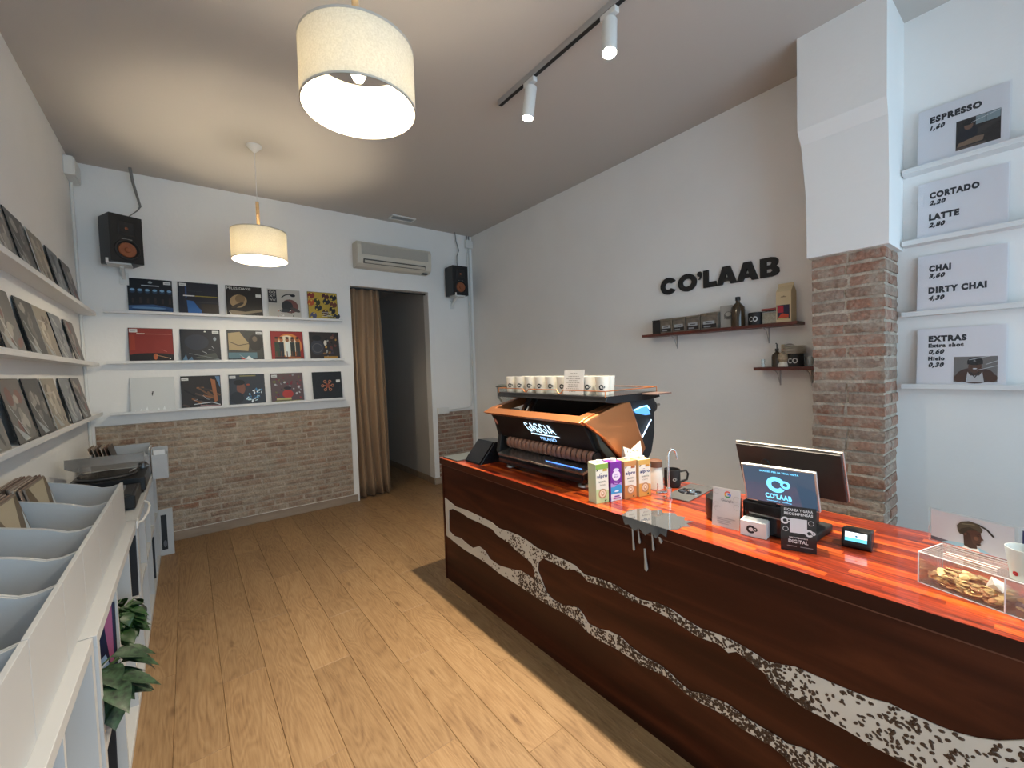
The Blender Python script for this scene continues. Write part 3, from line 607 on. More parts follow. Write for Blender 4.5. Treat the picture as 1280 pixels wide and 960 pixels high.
def A1(a, s):
    bgd(a, s, '1a1d2a'); a.poly(sr('2a62a3'), [(0.22*s, 0.05*s), (0.66*s, 0.03*s), (0.5*s, 0.2*s), (0.36*s, 0.42*s), (0.2*s, 0.44*s)]); a.rect(sr('1d3f70'), 0.17*s, 0.5*s, 0.21*s, 0.9*s)
    a.rect(sr('35353a'), 0.42*s, 0.38*s, 0.97*s, 0.4*s); a.rect(sr('2c3038'), 0.24*s, 0.72*s, 0.6*s, 0.735*s)
    a.rect(sr('e6e6e2'), 0.12*s, 0.565*s, 0.4*s, 0.595*s); a.rect(sr('a08f33'), 0.41*s, 0.565*s, 0.97*s, 0.59*s); a.rect(sr('2b2320'), 0.55*s, 0.05*s, 0.97*s, 0.35*s); sticker(a, s, 0.04, 0.87)
def A2(a, s):
    bgd(a, s, '231d19'); a.ell(sr('a08560'), 0.33*s, 0.5*s, 0.24*s, 0.21*s, 0.5); a.ell(sr('7a6243'), 0.38*s, 0.58*s, 0.14*s, 0.13*s, 0.5); a.ell(sr('3c3024'), 0.3*s, 0.36*s, 0.2*s, 0.05*s, 0.5)
    a.poly(sr('8a7a66'), [(0.08*s, 0.05*s), (0.25*s, 0.03*s), (0.98*s, 0.18*s), (0.98*s, 0.26*s), (0.5*s, 0.16*s), (0.1*s, 0.2*s)]); a.text(sr('e8e4dc'), 'MILES DAVIS', 0.03*s, 0.88*s, 0.075*s, 0.66*s, 0.0)
    a.rect(sr('d8d6d0'), 0.82*s, 0.66*s, 0.97*s, 0.76*s); a.line(sr('c8c0b0'), [(0.06*s, 0.16*s), (0.14*s, 0.04*s)], 0.004)
def A3(a, s):
    bgd(a, s, 'b9b4ab'); a.rect(sr('26262a'), 0.02*s, 0.52*s, 0.27*s, 0.96*s)
    for k in range(3): a.text(sr('b9b4ab'), ('OO', 'XY', 'WW')[k], 0.05*s, (0.84-0.13*k)*s, 0.08*s, 0.19*s, 0.01)
    a.ell(sr('6d4540'), 0.66*s, 0.42*s, 0.26*s, 0.24*s); a.ell(sr('2c2c2e'), 0.58*s, 0.42*s, 0.17*s, 0.19*s); a.ell(sr('3a3a3c'), 0.5*s, 0.26*s, 0.17*s, 0.06*s); a.ell(sr('47403e'), 0.82*s, 0.3*s, 0.16*s, 0.06*s, -0.4)
    a.ring(sr('1c1c1e'), 0.66*s, 0.55*s, 0.3*s, 0.035*s, 1.2, 2.6); a.ell(sr('161616'), 0.77*s, 0.8*s, 0.08*s, 0.05*s)
    r = random.Random(5)
    for k in range(14): a.ell(sr(r.choice(['4c4642', 'e9e7e2', '807870', 'a8512f'])), r.uniform(0.2, 0.8)*s, r.uniform(0.06, 0.28)*s, 0.025*s, 0.014*s, r.uniform(0, 3), 8)
def A4(a, s):
    bgd(a, s, 'b99d3c'); r = random.Random(8)
    for x, y, c in ((0.12, 0.86, '7e2b22'), (0.6, 0.85, '4f1f22'), (0.86, 0.82, '22252b'), (0.3, 0.64, '3a3c1e'), (0.62, 0.66, '2b2b30'), (0.1, 0.6, 'b5542b'), (0.85, 0.56, '6c3b2a'), (0.33, 0.42, '2c2f33'), (0.8, 0.35, '1d1b20'), (0.55, 0.25, '5a3d2a'), (0.15, 0.13, '50506e'), (0.72, 0.1, '7d6f34'), (0.93, 0.13, '2d3136')):
        a.ell(sr(c), x*s, y*s, 0.13*s, 0.11*s, r.uniform(0, 3), 9)
        for k in range(5): a.ell(sr('d3b848' if k % 2 else c), (x+0.08*math.cos(k*1.3))*s, (y+0.08*math.sin(k*1.3))*s, 0.03*s, 0.03*s, 0, 7)
    for k in range(4): a.line(sr('dfe3e6'), [(r.uniform(0.3, 0.8)*s, r.uniform(0.1, 0.5)*s), (r.uniform(0.3, 0.8)*s, r.uniform(0.1, 0.5)*s)], 0.003)
def A5(a, s):
    bgd(a, s, '84291f'); a.rect(sr('17100f'), 0.003, 0.003, s-0.003, 0.22*s); a.ell(sr('17100f'), 0.5*s, 0.22*s, 0.44*s, 0.045*s); a.rect(sr('93341f'), 0.02*s, 0.35*s, 0.14*s, 0.8*s)
    a.rect(sr('e1cfc4'), 0.18*s, 0.82*s, 0.36*s, 0.845*s); a.rect(sr('c07a6c'), 0.38*s, 0.82*s, 0.97*s, 0.835*s); sticker(a, s, 0.02, 0.87, 0.18, 0.1)
    a.ell(sr('a8562f'), 0.58*s, 0.16*s, 0.05*s, 0.09*s); a.line(sr('c9946a'), [(0.6*s, 0.2*s), (0.9*s, 0.11*s)], 0.004); a.ell(sr('f4efe6'), 0.91*s, 0.1*s, 0.018*s, 0.018*s); a.line(sr('c9756a'), [(0.72*s, 0.37*s), (0.84*s, 0.3*s)], 0.003)
def A6(a, s):
    bgd(a, s, '1c1e26'); r = random.Random(2); a.ell(sr('272b3a'), 0.4*s, 0.6*s, 0.3*s, 0.24*s)
    a.poly(sr('454744'), [(0.3*s, 0.1*s), (0.96*s, 0.03*s), (0.86*s, 0.26*s), (0.62*s, 0.22*s)]); a.line(sr('8a8f92'), [(0.2*s, 0.25*s), (0.95*s, 0.06*s)], 0.003)
    a.poly(sr('4d6d88'), [(0.02*s, 0.02*s), (0.12*s, 0.22*s), (0.16*s, 0.04*s), (0.26*s, 0.15*s), (0.3*s, 0.02*s)]); a.ell(sr('8b95a0'), 0.86*s, 0.7*s, 0.04*s, 0.06*s); a.ell(sr('d6d6d0'), 0.62*s, 0.93*s, 0.03*s, 0.02*s); sticker(a, s, 0.8, 0.87)
    painted_glints(a, s, r)
def A7(a, s):
    bgd(a, s, '3a3936'); a.poly(sr('a3906b'), [(0.03*s, 0.9*s), (0.35*s, 0.95*s), (0.5*s, 0.7*s), (0.6*s, 0.56*s), (0.56*s, 0.32*s), (0.03*s, 0.36*s)]); a.line(sr('55493a'), [(0.05*s, 0.62*s), (0.3*s, 0.5*s), (0.62*s, 0.57*s)], 0.008)
    a.ell(sr('262320'), 0.78*s, 0.6*s, 0.2*s, 0.28*s); a.ell(sr('6a5c4c'), 0.76*s, 0.72*s, 0.07*s, 0.09*s); a.rect(sr('53727f'), 0.003, 0.05*s, 0.8*s, 0.27*s); a.rect(sr('16191c'), 0.003, 0.003, s-0.003, 0.07*s)
    a.poly(sr('dfe3e2'), [(0.3*s, 0.2*s), (0.46*s, 0.06*s), (0.56*s, 0.16*s), (0.7*s, 0.03*s), (0.5*s, 0.05*s)]); a.poly(sr('b6413a'), [(0.32*s, 0.13*s), (0.4*s, 0.02*s), (0.48*s, 0.05*s)]); sticker(a, s, 0.8, 0.87)
def A8(a, s):
    bgd(a, s, '8c2522'); a.ell(sr('c87a3a'), 0.55*s, 0.5*s, 0.40*s, 0.42*s); a.ell(sr('d9cdb6'), 0.5*s, 0.5*s, 0.3*s, 0.36*s)
    for x, c1, c2 in ((0.18, '2b3a2c', '7c4a30'), (0.32, '20242c', 'a6623c'), (0.5, 'd7dcda', '8c5a3c'), (0.66, '232a26', '6b4630'), (0.82, '30302c', '90532f')):
        a.rect(sr(c1), (x-0.07)*s, 0.12*s, (x+0.07)*s, 0.62*s); a.ell(sr(c2), x*s, 0.70*s, 0.055*s, 0.075*s); a.ell(sr('171312'), x*s, 0.77*s, 0.06*s, 0.035*s); a.rect(sr('5a3a2a'), (x-0.04)*s, 0.12*s, (x-0.01)*s, 0.3*s)
    a.rect(sr('241a18'), 0.1*s, 0.03*s, 0.95*s, 0.11*s); a.rect(sr('d87a30'), 0.5*s, 0.05*s, 0.9*s, 0.09*s)
def A9(a, s):
    bgd(a, s, '2a2422'); a.ell(sr('34343e'), 0.25*s, 0.45*s, 0.22*s, 0.28*s); a.ring(sr('5c5a5c'), 0.25*s, 0.42*s, 0.17*s, 0.02*s); a.ell(sr('1a191c'), 0.25*s, 0.78*s, 0.16*s, 0.1*s); r = random.Random(4)
    for k in range(22): a.ell(sr(r.choice(['7a5630', '8f8f8a', '5b2f2c', '3b3040', 'b48a3e', '161518', '6a4a3a'])), r.uniform(0.45, 0.93)*s, r.uniform(0.08, 0.92)*s, r.uniform(0.03, 0.08)*s, r.uniform(0.03, 0.07)*s, r.uniform(0, 3), 8)
    a.ell(sr('c8c4ba'), 0.52*s, 0.6*s, 0.05*s, 0.1*s); a.rect(sr('a87a30'), 0.45*s, 0.04*s, 0.93*s, 0.12*s)
def A10(a, s):
    bgd(a, s, 'd3d5d4'); a.ell(sr('1b1b1b'), 0.49*s, 0.52*s, 0.017*s, 0.03*s); a.ell(sr('1b1b1b'), 0.50*s, 0.565*s, 0.024*s, 0.016*s); a.rect(sr('1b1b1b'), 0.475*s, 0.46*s, 0.495*s, 0.52*s)
    for k in range(7): a.poly(sr('f2f4f4'), [((0.05+0.13*k)*s, 0.02*s), ((0.12+0.13*k)*s, 0.02*s), ((0.1+0.13*k)*s, (0.05+0.05*(k % 3))*s)])
def A11(a, s):
    bgd(a, s, '292320'); r = random.Random(12)
    for k in range(14):
        x = r.uniform(0.0, 0.8)*s; y = r.uniform(0.1, 0.9)*s; a.line(sr(r.choice(['6d4a30', '3d2f28', '8c5a34', '574239', '14110f'])), [(max(0.01, x), y), (min(s*0.97, x+r.uniform(0.15, 0.4)*s), max(0.02, y-r.uniform(0.0, 0.35)*s))], 0.014)
    a.poly(sr('a0633c'), [(0.74*s, 0.9*s), (0.86*s, 0.85*s), (0.9*s, 0.2*s), (0.82*s, 0.15*s)]); a.poly(sr('5d7da0'), [(0.86*s, 0.97*s), (0.98*s, 0.97*s), (0.98*s, 0.6*s)])
    a.line(sr('d9dde0'), [(0.3*s, 0.12*s), (0.75*s, 0.16*s), (0.96*s, 0.07*s)], 0.006); a.line(sr('b48a8a'), [(0.45*s, 0.08*s), (0.96*s, 0.05*s)], 0.005); sticker(a, s, 0.02, 0.86); painted_glints(a, s, r)
def A12(a, s):
    bgd(a, s, '34373f'); a.ell(sr('7d5040'), 0.32*s, 0.55*s, 0.12*s, 0.2*s); a.ell(sr('17171b'), 0.28*s, 0.74*s, 0.16*s, 0.09*s); a.ell(sr('23252d'), 0.2*s, 0.24*s, 0.18*s, 0.2*s); r = random.Random(6)
    for k in range(30): a.ell(sr(r.choice(['7fb4cf', 'c8e4ee', '3f7fae', 'e8f0f2', '2c5a80'])), r.uniform(0.48, 0.9)*s, r.uniform(0.08, 0.5)*s, r.uniform(0.02, 0.07)*s, r.uniform(0.012, 0.03)*s, r.uniform(0, 3), 7)
    a.rect(sr('8a8452'), 0.3*s, 0.93*s, 0.75*s, 0.965*s); a.ell(sr('a34b33'), 0.52*s, 0.66*s, 0.05*s, 0.03*s); sticker(a, s, 0.02, 0.87)
def A13(a, s):
    bgd(a, s, '5d4a4c'); r = random.Random(21)
    for k in range(46): a.ell(sr(r.choice(['7c2433', 'a03a40', '8f8f94', '3f3d44', 'bfc0c2', '552a38', '6a6a3a'])), r.uniform(0.05, 0.93)*s, r.uniform(0.12, 0.94)*s, r.uniform(0.015, 0.05)*s, r.uniform(0.01, 0.04)*s, r.uniform(0, 3), 6)
    a.ell(sr('b23a35'), 0.5*s, 0.28*s, 0.17*s, 0.14*s); a.ell(sr('2c2328'), 0.5*s, 0.48*s, 0.12*s, 0.05*s); a.rect(sr('b9b074'), 0.15*s, 0.08*s, 0.6*s, 0.15*s); a.rect(sr('77774a'), 0.1*s, 0.01*s, 0.9*s, 0.06*s); sticker(a, s, 0.03, 0.86)
def A14(a, s):
    bgd(a, s, '15171a')
    for k in range(6):
        an = k*PI/3; a.line(sr('a5603f'), [(0.5*s, 0.5*s), ((0.5+0.15*math.cos(an))*s, (0.5+0.15*math.sin(an))*s)], 0.014); a.ring(sr('b97755'), (0.5+0.17*math.cos(an))*s, (0.5+0.17*math.sin(an))*s, 0.055*s, 0.025*s, n=10)
    a.ell(sr('8c3f28'), 0.5*s, 0.5*s, 0.07*s, 0.07*s); a.ring(sr('24262a'), 0.5*s, 0.48*s, 0.42*s, 0.01*s); a.rect(sr('d0d2d0'), 0.8*s, 0.6*s, 0.94*s, 0.7*s)
rows_ = [(2.152, [(-0.378, A0, 'record with blue lit figures over dark stage, top row first from the left'), (-0.022, A1, 'dark record with a blue haze and thin title line across the middle'), (0.356, A2, 'dark brown record with a tilted golden face and white title across its top'), (0.722, A3, 'pale record with a round dark figure and black lettered corner block'), (1.112, A4, 'record covered in yellow, black and purple flowers at the end of the top row')]),
         (1.702, [(-0.395, A5, 'deep red record with a black lower band'), (-0.028, A6, 'near black record with a grey glinting lower half, middle row'), (0.345, A7, 'record with a beige hat shape over a blue strip, middle row'), (0.728, A8, 'red bordered record showing a standing group of people'), (1.108, A9, 'dark busy collage record at the right end of the middle row')]),
         (1.250, [(-0.408, A10, 'plain white record with one tiny black mark'), (-0.045, A11, 'brown record of crossing branches and an orange streak, bottom row'), (0.338, A12, 'record with a face beside bright blue glints, bottom row'), (0.706, A13, 'crimson and grey speckled record, bottom row'), (1.118, A14, 'black record with an orange knot emblem, bottom row end')])]
for z, L in rows_:
    for x, art, lab in L:
        lean = math.radians(7)
        M = frame_M((x, D-0.046, z+0.0004), (1, 0, 0), (0, math.sin(lean), math.cos(lean)))
        bd = flat(sr('c9cbca')) if art in (A10, A3) else None
        sleeve(M, art, lab, 'records on the back wall ledges', board=bd)
# left wall sleeves: seen at a grazing angle, covers greyed by outer-sleeve glare painted into their colours
GP = [['8a857e', '5b5855', 'a29c94', 'b5afa6'], ['76726d', '9d978f', '84605a', 'b2aca3'], ['5c5a58', '85817c', 'a39e98', '76706a'], ['9a9082', 'b5ab9c', '70665c', 'c4bcae'], ['85878a', 'a0a2a2', '66686a', 'b3b3b1'], ['77726e', 'a79c93', '8c6460', '5a5654']]
def glare_art(seed):
    def f(a, s):
        r = random.Random(seed); p = GP[seed % len(GP)]; bgd(a, s, p[0])
        for k in range(9): a.ell(sr(p[1+k % 3]), r.uniform(0.2, 0.8)*s, r.uniform(0.15, 0.85)*s, r.uniform(0.06, 0.18)*s, r.uniform(0.04, 0.14)*s, r.uniform(0, 3), 9)
        a.poly(sr('aeb2b3'), [(0.02*s, 0.32*s), (0.6*s, 0.04*s), (0.3*s, 0.03*s)]); a.line(sr('d5d8d8'), [(0.1*s, 0.6*s), (0.55*s, 0.1*s)], 0.006)  # pale wedge and streak painted as glare on the sleeve
        if seed % 3 == 0: a.rect(sr('b7b3ab'), 0.08*s, 0.7*s, 0.55*s, 0.73*s)
    return f
LR = [(2.125, [2.50, 2.86, 3.215, 3.60, 4.02, 4.42]), (1.688, [2.46, 2.86, 3.27, 3.60, 3.95, 4.38]), (1.262, [2.50, 2.93, 3.29, 3.66, 4.09, 4.47])]
pos = ['sixth', 'fifth', 'fourth', 'third', 'second', 'first']
sd = 0
for (z, ys), rn in zip(LR, ('top', 'middle', 'bottom')):
    for i, y in enumerate(ys):
        lean = math.radians(11)
        M = frame_M((XL+0.068, y, z+0.0008), (0, 1, 0), (-math.sin(lean), 0, math.cos(lean)))
        if y+S > 5.1: continue
        sleeve(M, glare_art(sd), 'record greyed by painted glare on the left wall %s ledge, %s from the far corner' % (rn, pos[i]), 'records on the left wall ledges', board=flat(sr('1c1b1a'), 0.35) if sd % 3 else flat(sr('b5afa5'))); sd += 1

# ------------------------------------------------------------------ price cards on the right wall
cardM = lambda y, z: frame_M((XR-0.052, y, z+0.0006), (0, -1, 0), (math.sin(math.radians(6)), 0, math.cos(math.radians(6))))
def card(z, lab, fn, y=0.505):
    t = thing('price_card', lab, 'sign', group='price cards on the right wall', M=cardM(y, z))
    MB().box(0, 0.328, 0, S, -0.003, 0).build('card_board', t, mat('card_white', (0.86, 0.86, 0.88), 0.5))
    a = Art(); fn(a); a.build('lettering', t)
    Bx('clear_sleeve', -0.004, 0.334, -0.0, S+0.004, 0.0030, 0.0034, thin('sleeve_film', (0.99, 0.99, 1), 0.0, 0.22, haze=0.01) if 'sleeve_film' not in MC else MC['sleeve_film'], t)
    g = Art(0.0038); r = random.Random(lab)
    for k in range(3):
        yy = r.uniform(0.05, 0.27); g.line(mat('film_glint', (0.85, 0.87, 0.9), 0.1), [(0.20+0.03*k, yy), (0.325, yy+0.03)], 0.0018)  # pale lines painted as glints along creases of the film
    g.build('crease_glint', t)
    return t
NI = sr('20222e')
def person_dark(a):
    a.rect(sr('2a2624'), 0.145, 0.04, 0.30, 0.195); a.rect(sr('8fa0a4'), 0.215, 0.15, 0.298, 0.193); a.poly(sr('3a3430'), [(0.145, 0.10), (0.225, 0.095), (0.298, 0.14), (0.298, 0.155), (0.23, 0.13)])
    a.ell(sr('171a24'), 0.185, 0.115, 0.038, 0.045); a.ell(sr('7a5a46'), 0.19, 0.155, 0.016, 0.02); a.ell(sr('15130f'), 0.188, 0.172, 0.022, 0.013); a.poly(sr('85705c'), [(0.15, 0.055), (0.155, 0.075), (0.215, 0.09), (0.245, 0.085), (0.24, 0.06)])
    a.rect(sr('5a4c44'), 0.145, 0.04, 0.25, 0.052); a.line(sr('1a1817'), [(0.25, 0.14), (0.25, 0.193)], 0.003)
def person_cap(a):
    a.rect(sr('7c7874'), 0.145, 0.02, 0.30, 0.155); a.ell(sr('4a2f22'), 0.222, 0.055, 0.068, 0.042); a.poly(sr('c9c9c9'), [(0.19, 0.02), (0.196, 0.075), (0.206, 0.055), (0.238, 0.055), (0.248, 0.075), (0.255, 0.02)])
    a.ell(sr('5b3a29'), 0.222, 0.102, 0.024, 0.032); a.ell(sr('171719'), 0.222, 0.130, 0.028, 0.021); a.rect(sr('171719'), 0.194, 0.114, 0.25, 0.124); a.text(sr('a8a8a8'), 'B', 0.217, 0.127, 0.011)
    a.line(sr('2e2e30'), [(0.207, 0.073), (0.222, 0.045), (0.237, 0.073)], 0.004); a.ell(sr('51311f'), 0.165, 0.042, 0.02, 0.02); a.ell(sr('51311f'), 0.281, 0.042, 0.02, 0.02); a.ell(sr('e4e4e4'), 0.222, 0.091, 0.008, 0.003)
B_ = 0.07
def c1(a): a.text(NI, 'ESPRESSO', 0.045, 0.235, 0.030, 0.19, B_); a.text(NI, '1,60', 0.045, 0.195, 0.022, 0.055, B_, 0.25); person_dark(a)
def c2(a): a.text(NI, 'CORTADO', 0.045, 0.225, 0.030, 0.185, B_); a.text(NI, '2,20', 0.045, 0.188, 0.022, 0.06, B_, 0.25); a.text(NI, 'LATTE', 0.045, 0.105, 0.030, 0.115, B_); a.text(NI, '2,80', 0.045, 0.066, 0.022, 0.06, B_, 0.25)
def c3(a): a.text(NI, 'CHAI', 0.045, 0.225, 0.030, 0.085, B_); a.text(NI, '3,60', 0.045, 0.188, 0.022, 0.06, B_, 0.25); a.text(NI, 'DIRTY CHAI', 0.045, 0.105, 0.030, 0.215, B_); a.text(NI, '4,30', 0.045, 0.066, 0.022, 0.06, B_, 0.25)
def c4(a):
    a.text(NI, 'EXTRAS', 0.045, 0.245, 0.028, 0.145, B_); a.text(NI, 'Extra shot', 0.045, 0.212, 0.019, 0.135, B_); a.text(NI, '0,60', 0.045, 0.176, 0.022, 0.06, B_, 0.25)
    a.text(NI, 'Hielo', 0.045, 0.140, 0.019, 0.065, B_); a.text(NI, '0,30', 0.045, 0.104, 0.022, 0.06, B_, 0.25); person_cap(a)
for z, lab, fn in ((2.562, 'white price card reading ESPRESSO 1,60 with a dark photo', c1), (2.170, 'white price card reading CORTADO and LATTE', c2), (1.775, 'white price card reading CHAI and DIRTY CHAI', c3), (1.372, 'white price card reading EXTRAS with a photo of a person in a cap', c4)):
    card(z, lab, fn)

# ------------------------------------------------------------------ CO'LAAB sign
SGM = frame_M((XR, 2.132, 2.125), (0, -1, 0), (0, 0, 1))
sg = thing('shop_sign', 'large black raised shop name letters on the right wall above the long shelf', 'sign', M=SGM)
def letter(name, polys, holes=()):
    b = MB()
    for P_, Hs in polys:
        loops = [P_] + Hs; tri = tessellate_polygon([[Vector((p[0], p[1], 0)) for p in l] for l in loops]); flatp = [p for l in loops for p in l]; n_ = len(flatp)
        vs = [(p[0], p[1], 0.002) for p in flatp] + [(p[0], p[1], 0.018) for p in flatp]; fs = [tuple(n_+i for i in t_) for t_ in tri] + [tuple(t_) for t_ in tri]
        k = 0
        for l in loops:
            for i in range(len(l)): fs.append((k+i, k+(i+1) % len(l), n_+k+(i+1) % len(l), n_+k+i))
            k += len(l)
        b.add(vs, fs)
    return b.build(name, sg, BLACKM)
def ellp(cx, cy, rx, ry, n=32, a0=0, a1=2*PI):
    full = abs(a1-a0) > 6.28
    return [(cx+rx*math.cos(a0+(a1-a0)*i/n), cy+ry*math.sin(a0+(a1-a0)*i/n)) for i in range(n if full else n+1)]
H_ = 0.135
# C
c = ellp(0.074, H_/2, 0.074, H_/2+0.003, 30, math.radians(32), math.radians(328)) + ellp(0.074, H_/2, 0.034, 0.030, 20, math.radians(318), math.radians(42))
letter('letter', [(c, [])])
letter('letter', [(ellp(0.244, H_/2, 0.080, H_/2+0.003), [ellp(0.244, H_/2, 0.040, 0.032)])])
ap = [(0.334, 0.075), (0.349, 0.080), (0.352, 0.098), (0.336, 0.100), (0.330, 0.118), (0.340, 0.135), (0.358, 0.135), (0.367, 0.118), (0.362, 0.090), (0.350, 0.072)]
letter('letter', [(ap, [])])
def sh(pts, x0, w_): return [(x0+p[0]*w_, p[1]*H_) for p in pts]
letter('letter', [(sh([(0, 0), (1, 0), (1, 0.30), (0.40, 0.30), (0.40, 1), (0, 1)], 0.382, 0.100), [])])
Apts = [(0, 0), (0.29, 0), (0.36, 0.17), (0.64, 0.17), (0.71, 0), (1, 0), (0.68, 1), (0.32, 1)]
Ah = [(0.42, 0.38), (0.58, 0.38), (0.50, 0.66)]
letter('letter', [(sh(Apts, 0.487, 0.150), [sh(Ah, 0.487, 0.150)])])
letter('letter', [(sh(Apts, 0.638, 0.150), [sh(Ah, 0.638, 0.150)])])
Bo = [(0, 0), (0.62, 0), (0.88, 0.06), (1.0, 0.2), (0.98, 0.4), (0.84, 0.53), (0.94, 0.65), (0.95, 0.82), (0.82, 0.95), (0.60, 1), (0, 1)]
letter('letter', [(sh(Bo, 0.800, 0.124), [sh([(0.34, 0.22), (0.58, 0.22), (0.66, 0.30), (0.58, 0.40), (0.34, 0.40)], 0.800, 0.124), sh([(0.34, 0.60), (0.55, 0.60), (0.62, 0.69), (0.55, 0.79), (0.34, 0.79)], 0.800, 0.124)])])

# ------------------------------------------------------------------ dark wood wall shelves with their things
def wshelf(y0, y1, z, lab, brs):
    t = thing('wall_shelf', lab, 'shelf', (XR, y0, z), 0, None)
    BRK = mat('bracket_grey', (0.42, 0.41, 0.40), 0.4)
    Bx('shelf_board', -0.14, 0, 0, y1-y0, -0.022, 0, SHELFW, t, bevel=0.002)
    for yb in brs:
        b = MB().box(-0.11, -0.0, yb-0.004, yb+0.004, -0.026, -0.0222).box(-0.005, 0, yb-0.004, yb+0.004, -0.13, -0.0222)
        b.tube([(-0.09, yb, -0.026), (-0.05, yb, -0.045), (-0.012, yb, -0.115)], 0.003, 6)
        b.build('bracket', t, BRK)
wshelf(1.06, 2.24, 1.790, 'long dark red wooden shelf under the shop sign', (0.22, 0.93)); wshelf(0.96, 1.33, 1.492, 'short dark red wooden shelf beside the brick pillar', (0.06, 0.25))
TIN = mat('coffee_tin', (0.20, 0.17, 0.14), 0.35, 0.5, noise=0.3, nscale=20)
def tin(y, lab, wd, hh=0.105, col=None, x=XR-0.075, z=1.790):
    t = thing('coffee_tin', lab, 'tin', (x, y, z+0.0004), 0, 'square tins on the long shelf')
    m_ = col or TIN
    Bx('body', -0.045, 0.045, -wd/2, wd/2, 0, hh*0.86, m_, t, bevel=0.004); Bx('lid', -0.046, 0.046, -wd/2-0.001, wd/2+0.001, hh*0.86, hh, BLACKM if col else mat('tin_lid', (0.30, 0.26, 0.21), 0.3, 0.7), t, bevel=0.003)
    if not col:
        a = Art(); a.rect(sr('2a2624'), -wd*0.42, 0.01, wd*0.42, 0.04); a.rect(sr('a9adb0'), -wd*0.33, 0.038, wd*0.33, 0.062); a.rect(sr('3a3532'), -wd*0.2, 0.046, wd*0.2, 0.052); a.rect(sr('8a8d90'), -wd*0.3, 0.015, wd*0.1, 0.026)
        o = a.build('label_print', t); o.matrix_local = frame_M((-0.046, 0, 0), (0, -1, 0), (0, 0, 1))
    return t
tin(2.115, 'plain black tin at the left end of the long shelf', 0.07, 0.115, BLACKM)
for y, wd, l in ((2.02, 0.11, 'left hand labelled brown tin, next to the black tin'), (1.905, 0.112, 'second labelled brown tin on the long shelf'), (1.785, 0.115, 'third labelled brown tin on the long shelf, with a broken label'), (1.655, 0.135, 'widest labelled brown tin, next to the silver box')): tin(y, l, wd, 0.118 if y > 1.7 else 0.125)
t = thing('silver_box', 'silver grey box with a dark crest behind the brown bottle', 'box', (XR-0.055, 1.53, 1.7904))
Bx('carton', -0.03, 0.03, -0.075, 0.055, 0, 0.165, mat('silver_card', (0.42, 0.41, 0.39), 0.4, 0.3), t, bevel=0.002)
a = Art(); a.ell(sr('6e6c68'), 0, 0.09, 0.032, 0.03); a.ell(sr('b3b1aa'), 0, 0.1, 0.022, 0.015); a.line(sr('55534e'), [(-0.03, 0.07), (0.03, 0.085)], 0.006); o = a.build('crest_print', t); o.matrix_local = frame_M((-0.0302, -0.005, 0), (0, -1, 0), (0, 0, 1))
AMB = mat('amber_glass', (0.055, 0.035, 0.018), 0.08, spec=0.6)
def bottle(loc, r, h, lab, pump=False, grp=None):
    t = thing('bottle', lab, 'bottle', loc, 0, grp)
    MB().lathe([(0.001, 0), (r, 0), (r, h*0.55), (r*0.92, h*0.66), (r*0.45, h*0.78), (r*0.3, h*0.82), (r*0.3, h*0.88)], n=24).build('glass_body', t, AMB, smooth=True)
    MB().lathe([(0.001, h), (r*0.36, h), (r*0.38, h*0.88), (0.001, h*0.88)], n=18).build('cap', t, BLACK, smooth=True)
    if pump: MB().tube([(0, 0, h), (0, 0, h*1.25), (-0.015, 0.0, h*1.28)], 0.004, 8).build('pump', t, BLACK)
    return t
bottle((XR-0.09, 1.453, 1.7904), 0.047, 0.215, 'tall dark brown glass bottle on the long shelf')
def drum(loc, r, h, lab, cat='canister', white=True):
    t = thing('canister', lab, cat, loc, 0, None)
    MB().lathe([(0.001, 0), (r, 0), (r, h), (r*0.93, h+0.003), (0.001, h+0.003)], n=28).build('body', t, BLACKM, smooth=True)
    if white:
        a = Art(0.0); ww = r*1.2; a.text(sr('c8c8c6'), 'CO', -ww/2, h*0.28, h*0.4, ww, 0.03); 
        vs = []
        for v in a.v:
            an = v[0]/r; vs.append((-(r+0.0008)*math.cos(an), -(r+0.0008)*math.sin(an), v[1]))
        a.v = vs; a.build('logo_print', t)
    return t
drum((XR-0.08, 1.335, 1.7904), 0.048, 0.085, 'small round black canister with white logo on the long shelf')
t = thing('glass_jar', 'square glass jar with red checked lid beside the beige pack', 'jar', (XR-0.075, 1.235, 1.7904))
Bx('contents', -0.034, 0.034, -0.044, 0.044, 0.002, 0.075, mat('oat_contents', (0.42, 0.36, 0.27), 0.9, noise=0.2, nscale=80), t); Bx('jar_glass', -0.038, 0.038, -0.048, 0.048, 0, 0.09, GLASS, t, bevel=0.004); Bx('lid', -0.041, 0.041, -0.051, 0.051, 0.09, 0.104, mat('red_lid', (0.30, 0.06, 0.05), 0.5), t, bevel=0.003)
t = thing('coffee_pack', 'beige paper pack with red and blue label on the long shelf', 'pack', (XR-0.075, 1.145, 1.7904))
PB = mat('beige_paper_pack', (0.62, 0.50, 0.31), 0.7)
MB().prism([(-0.045, 0), (0.045, 0), (0.045, 0.205), (0.0, 0.25), (-0.045, 0.205)], 'y', -0.045, 0.045).build('pack_body', t, PB); Bx('top_fold', -0.004, 0.004, -0.045, 0.045, 0.245, 0.262, PB, t)
a = Art(); a.rect(sr('2a2440'), -0.038, 0.02, 0.036, 0.115); a.rect(sr('a82238'), -0.034, 0.065, 0.0, 0.11); a.poly(sr('c8452a'), [(-0.034, 0.03), (0.03, 0.03), (0.03, 0.05), (-0.01, 0.06)]); a.rect(sr('c9b27a'), -0.034, 0.018, 0.03, 0.028); a.text(sr('5a4a35'), 'coffee', -0.016, 0.165, 0.010, 0.034, 0.02); o = a.build('label_print', t); o.matrix_local = frame_M((-0.0455, 0, 0), (0, -1, 0), (0, 0, 1))
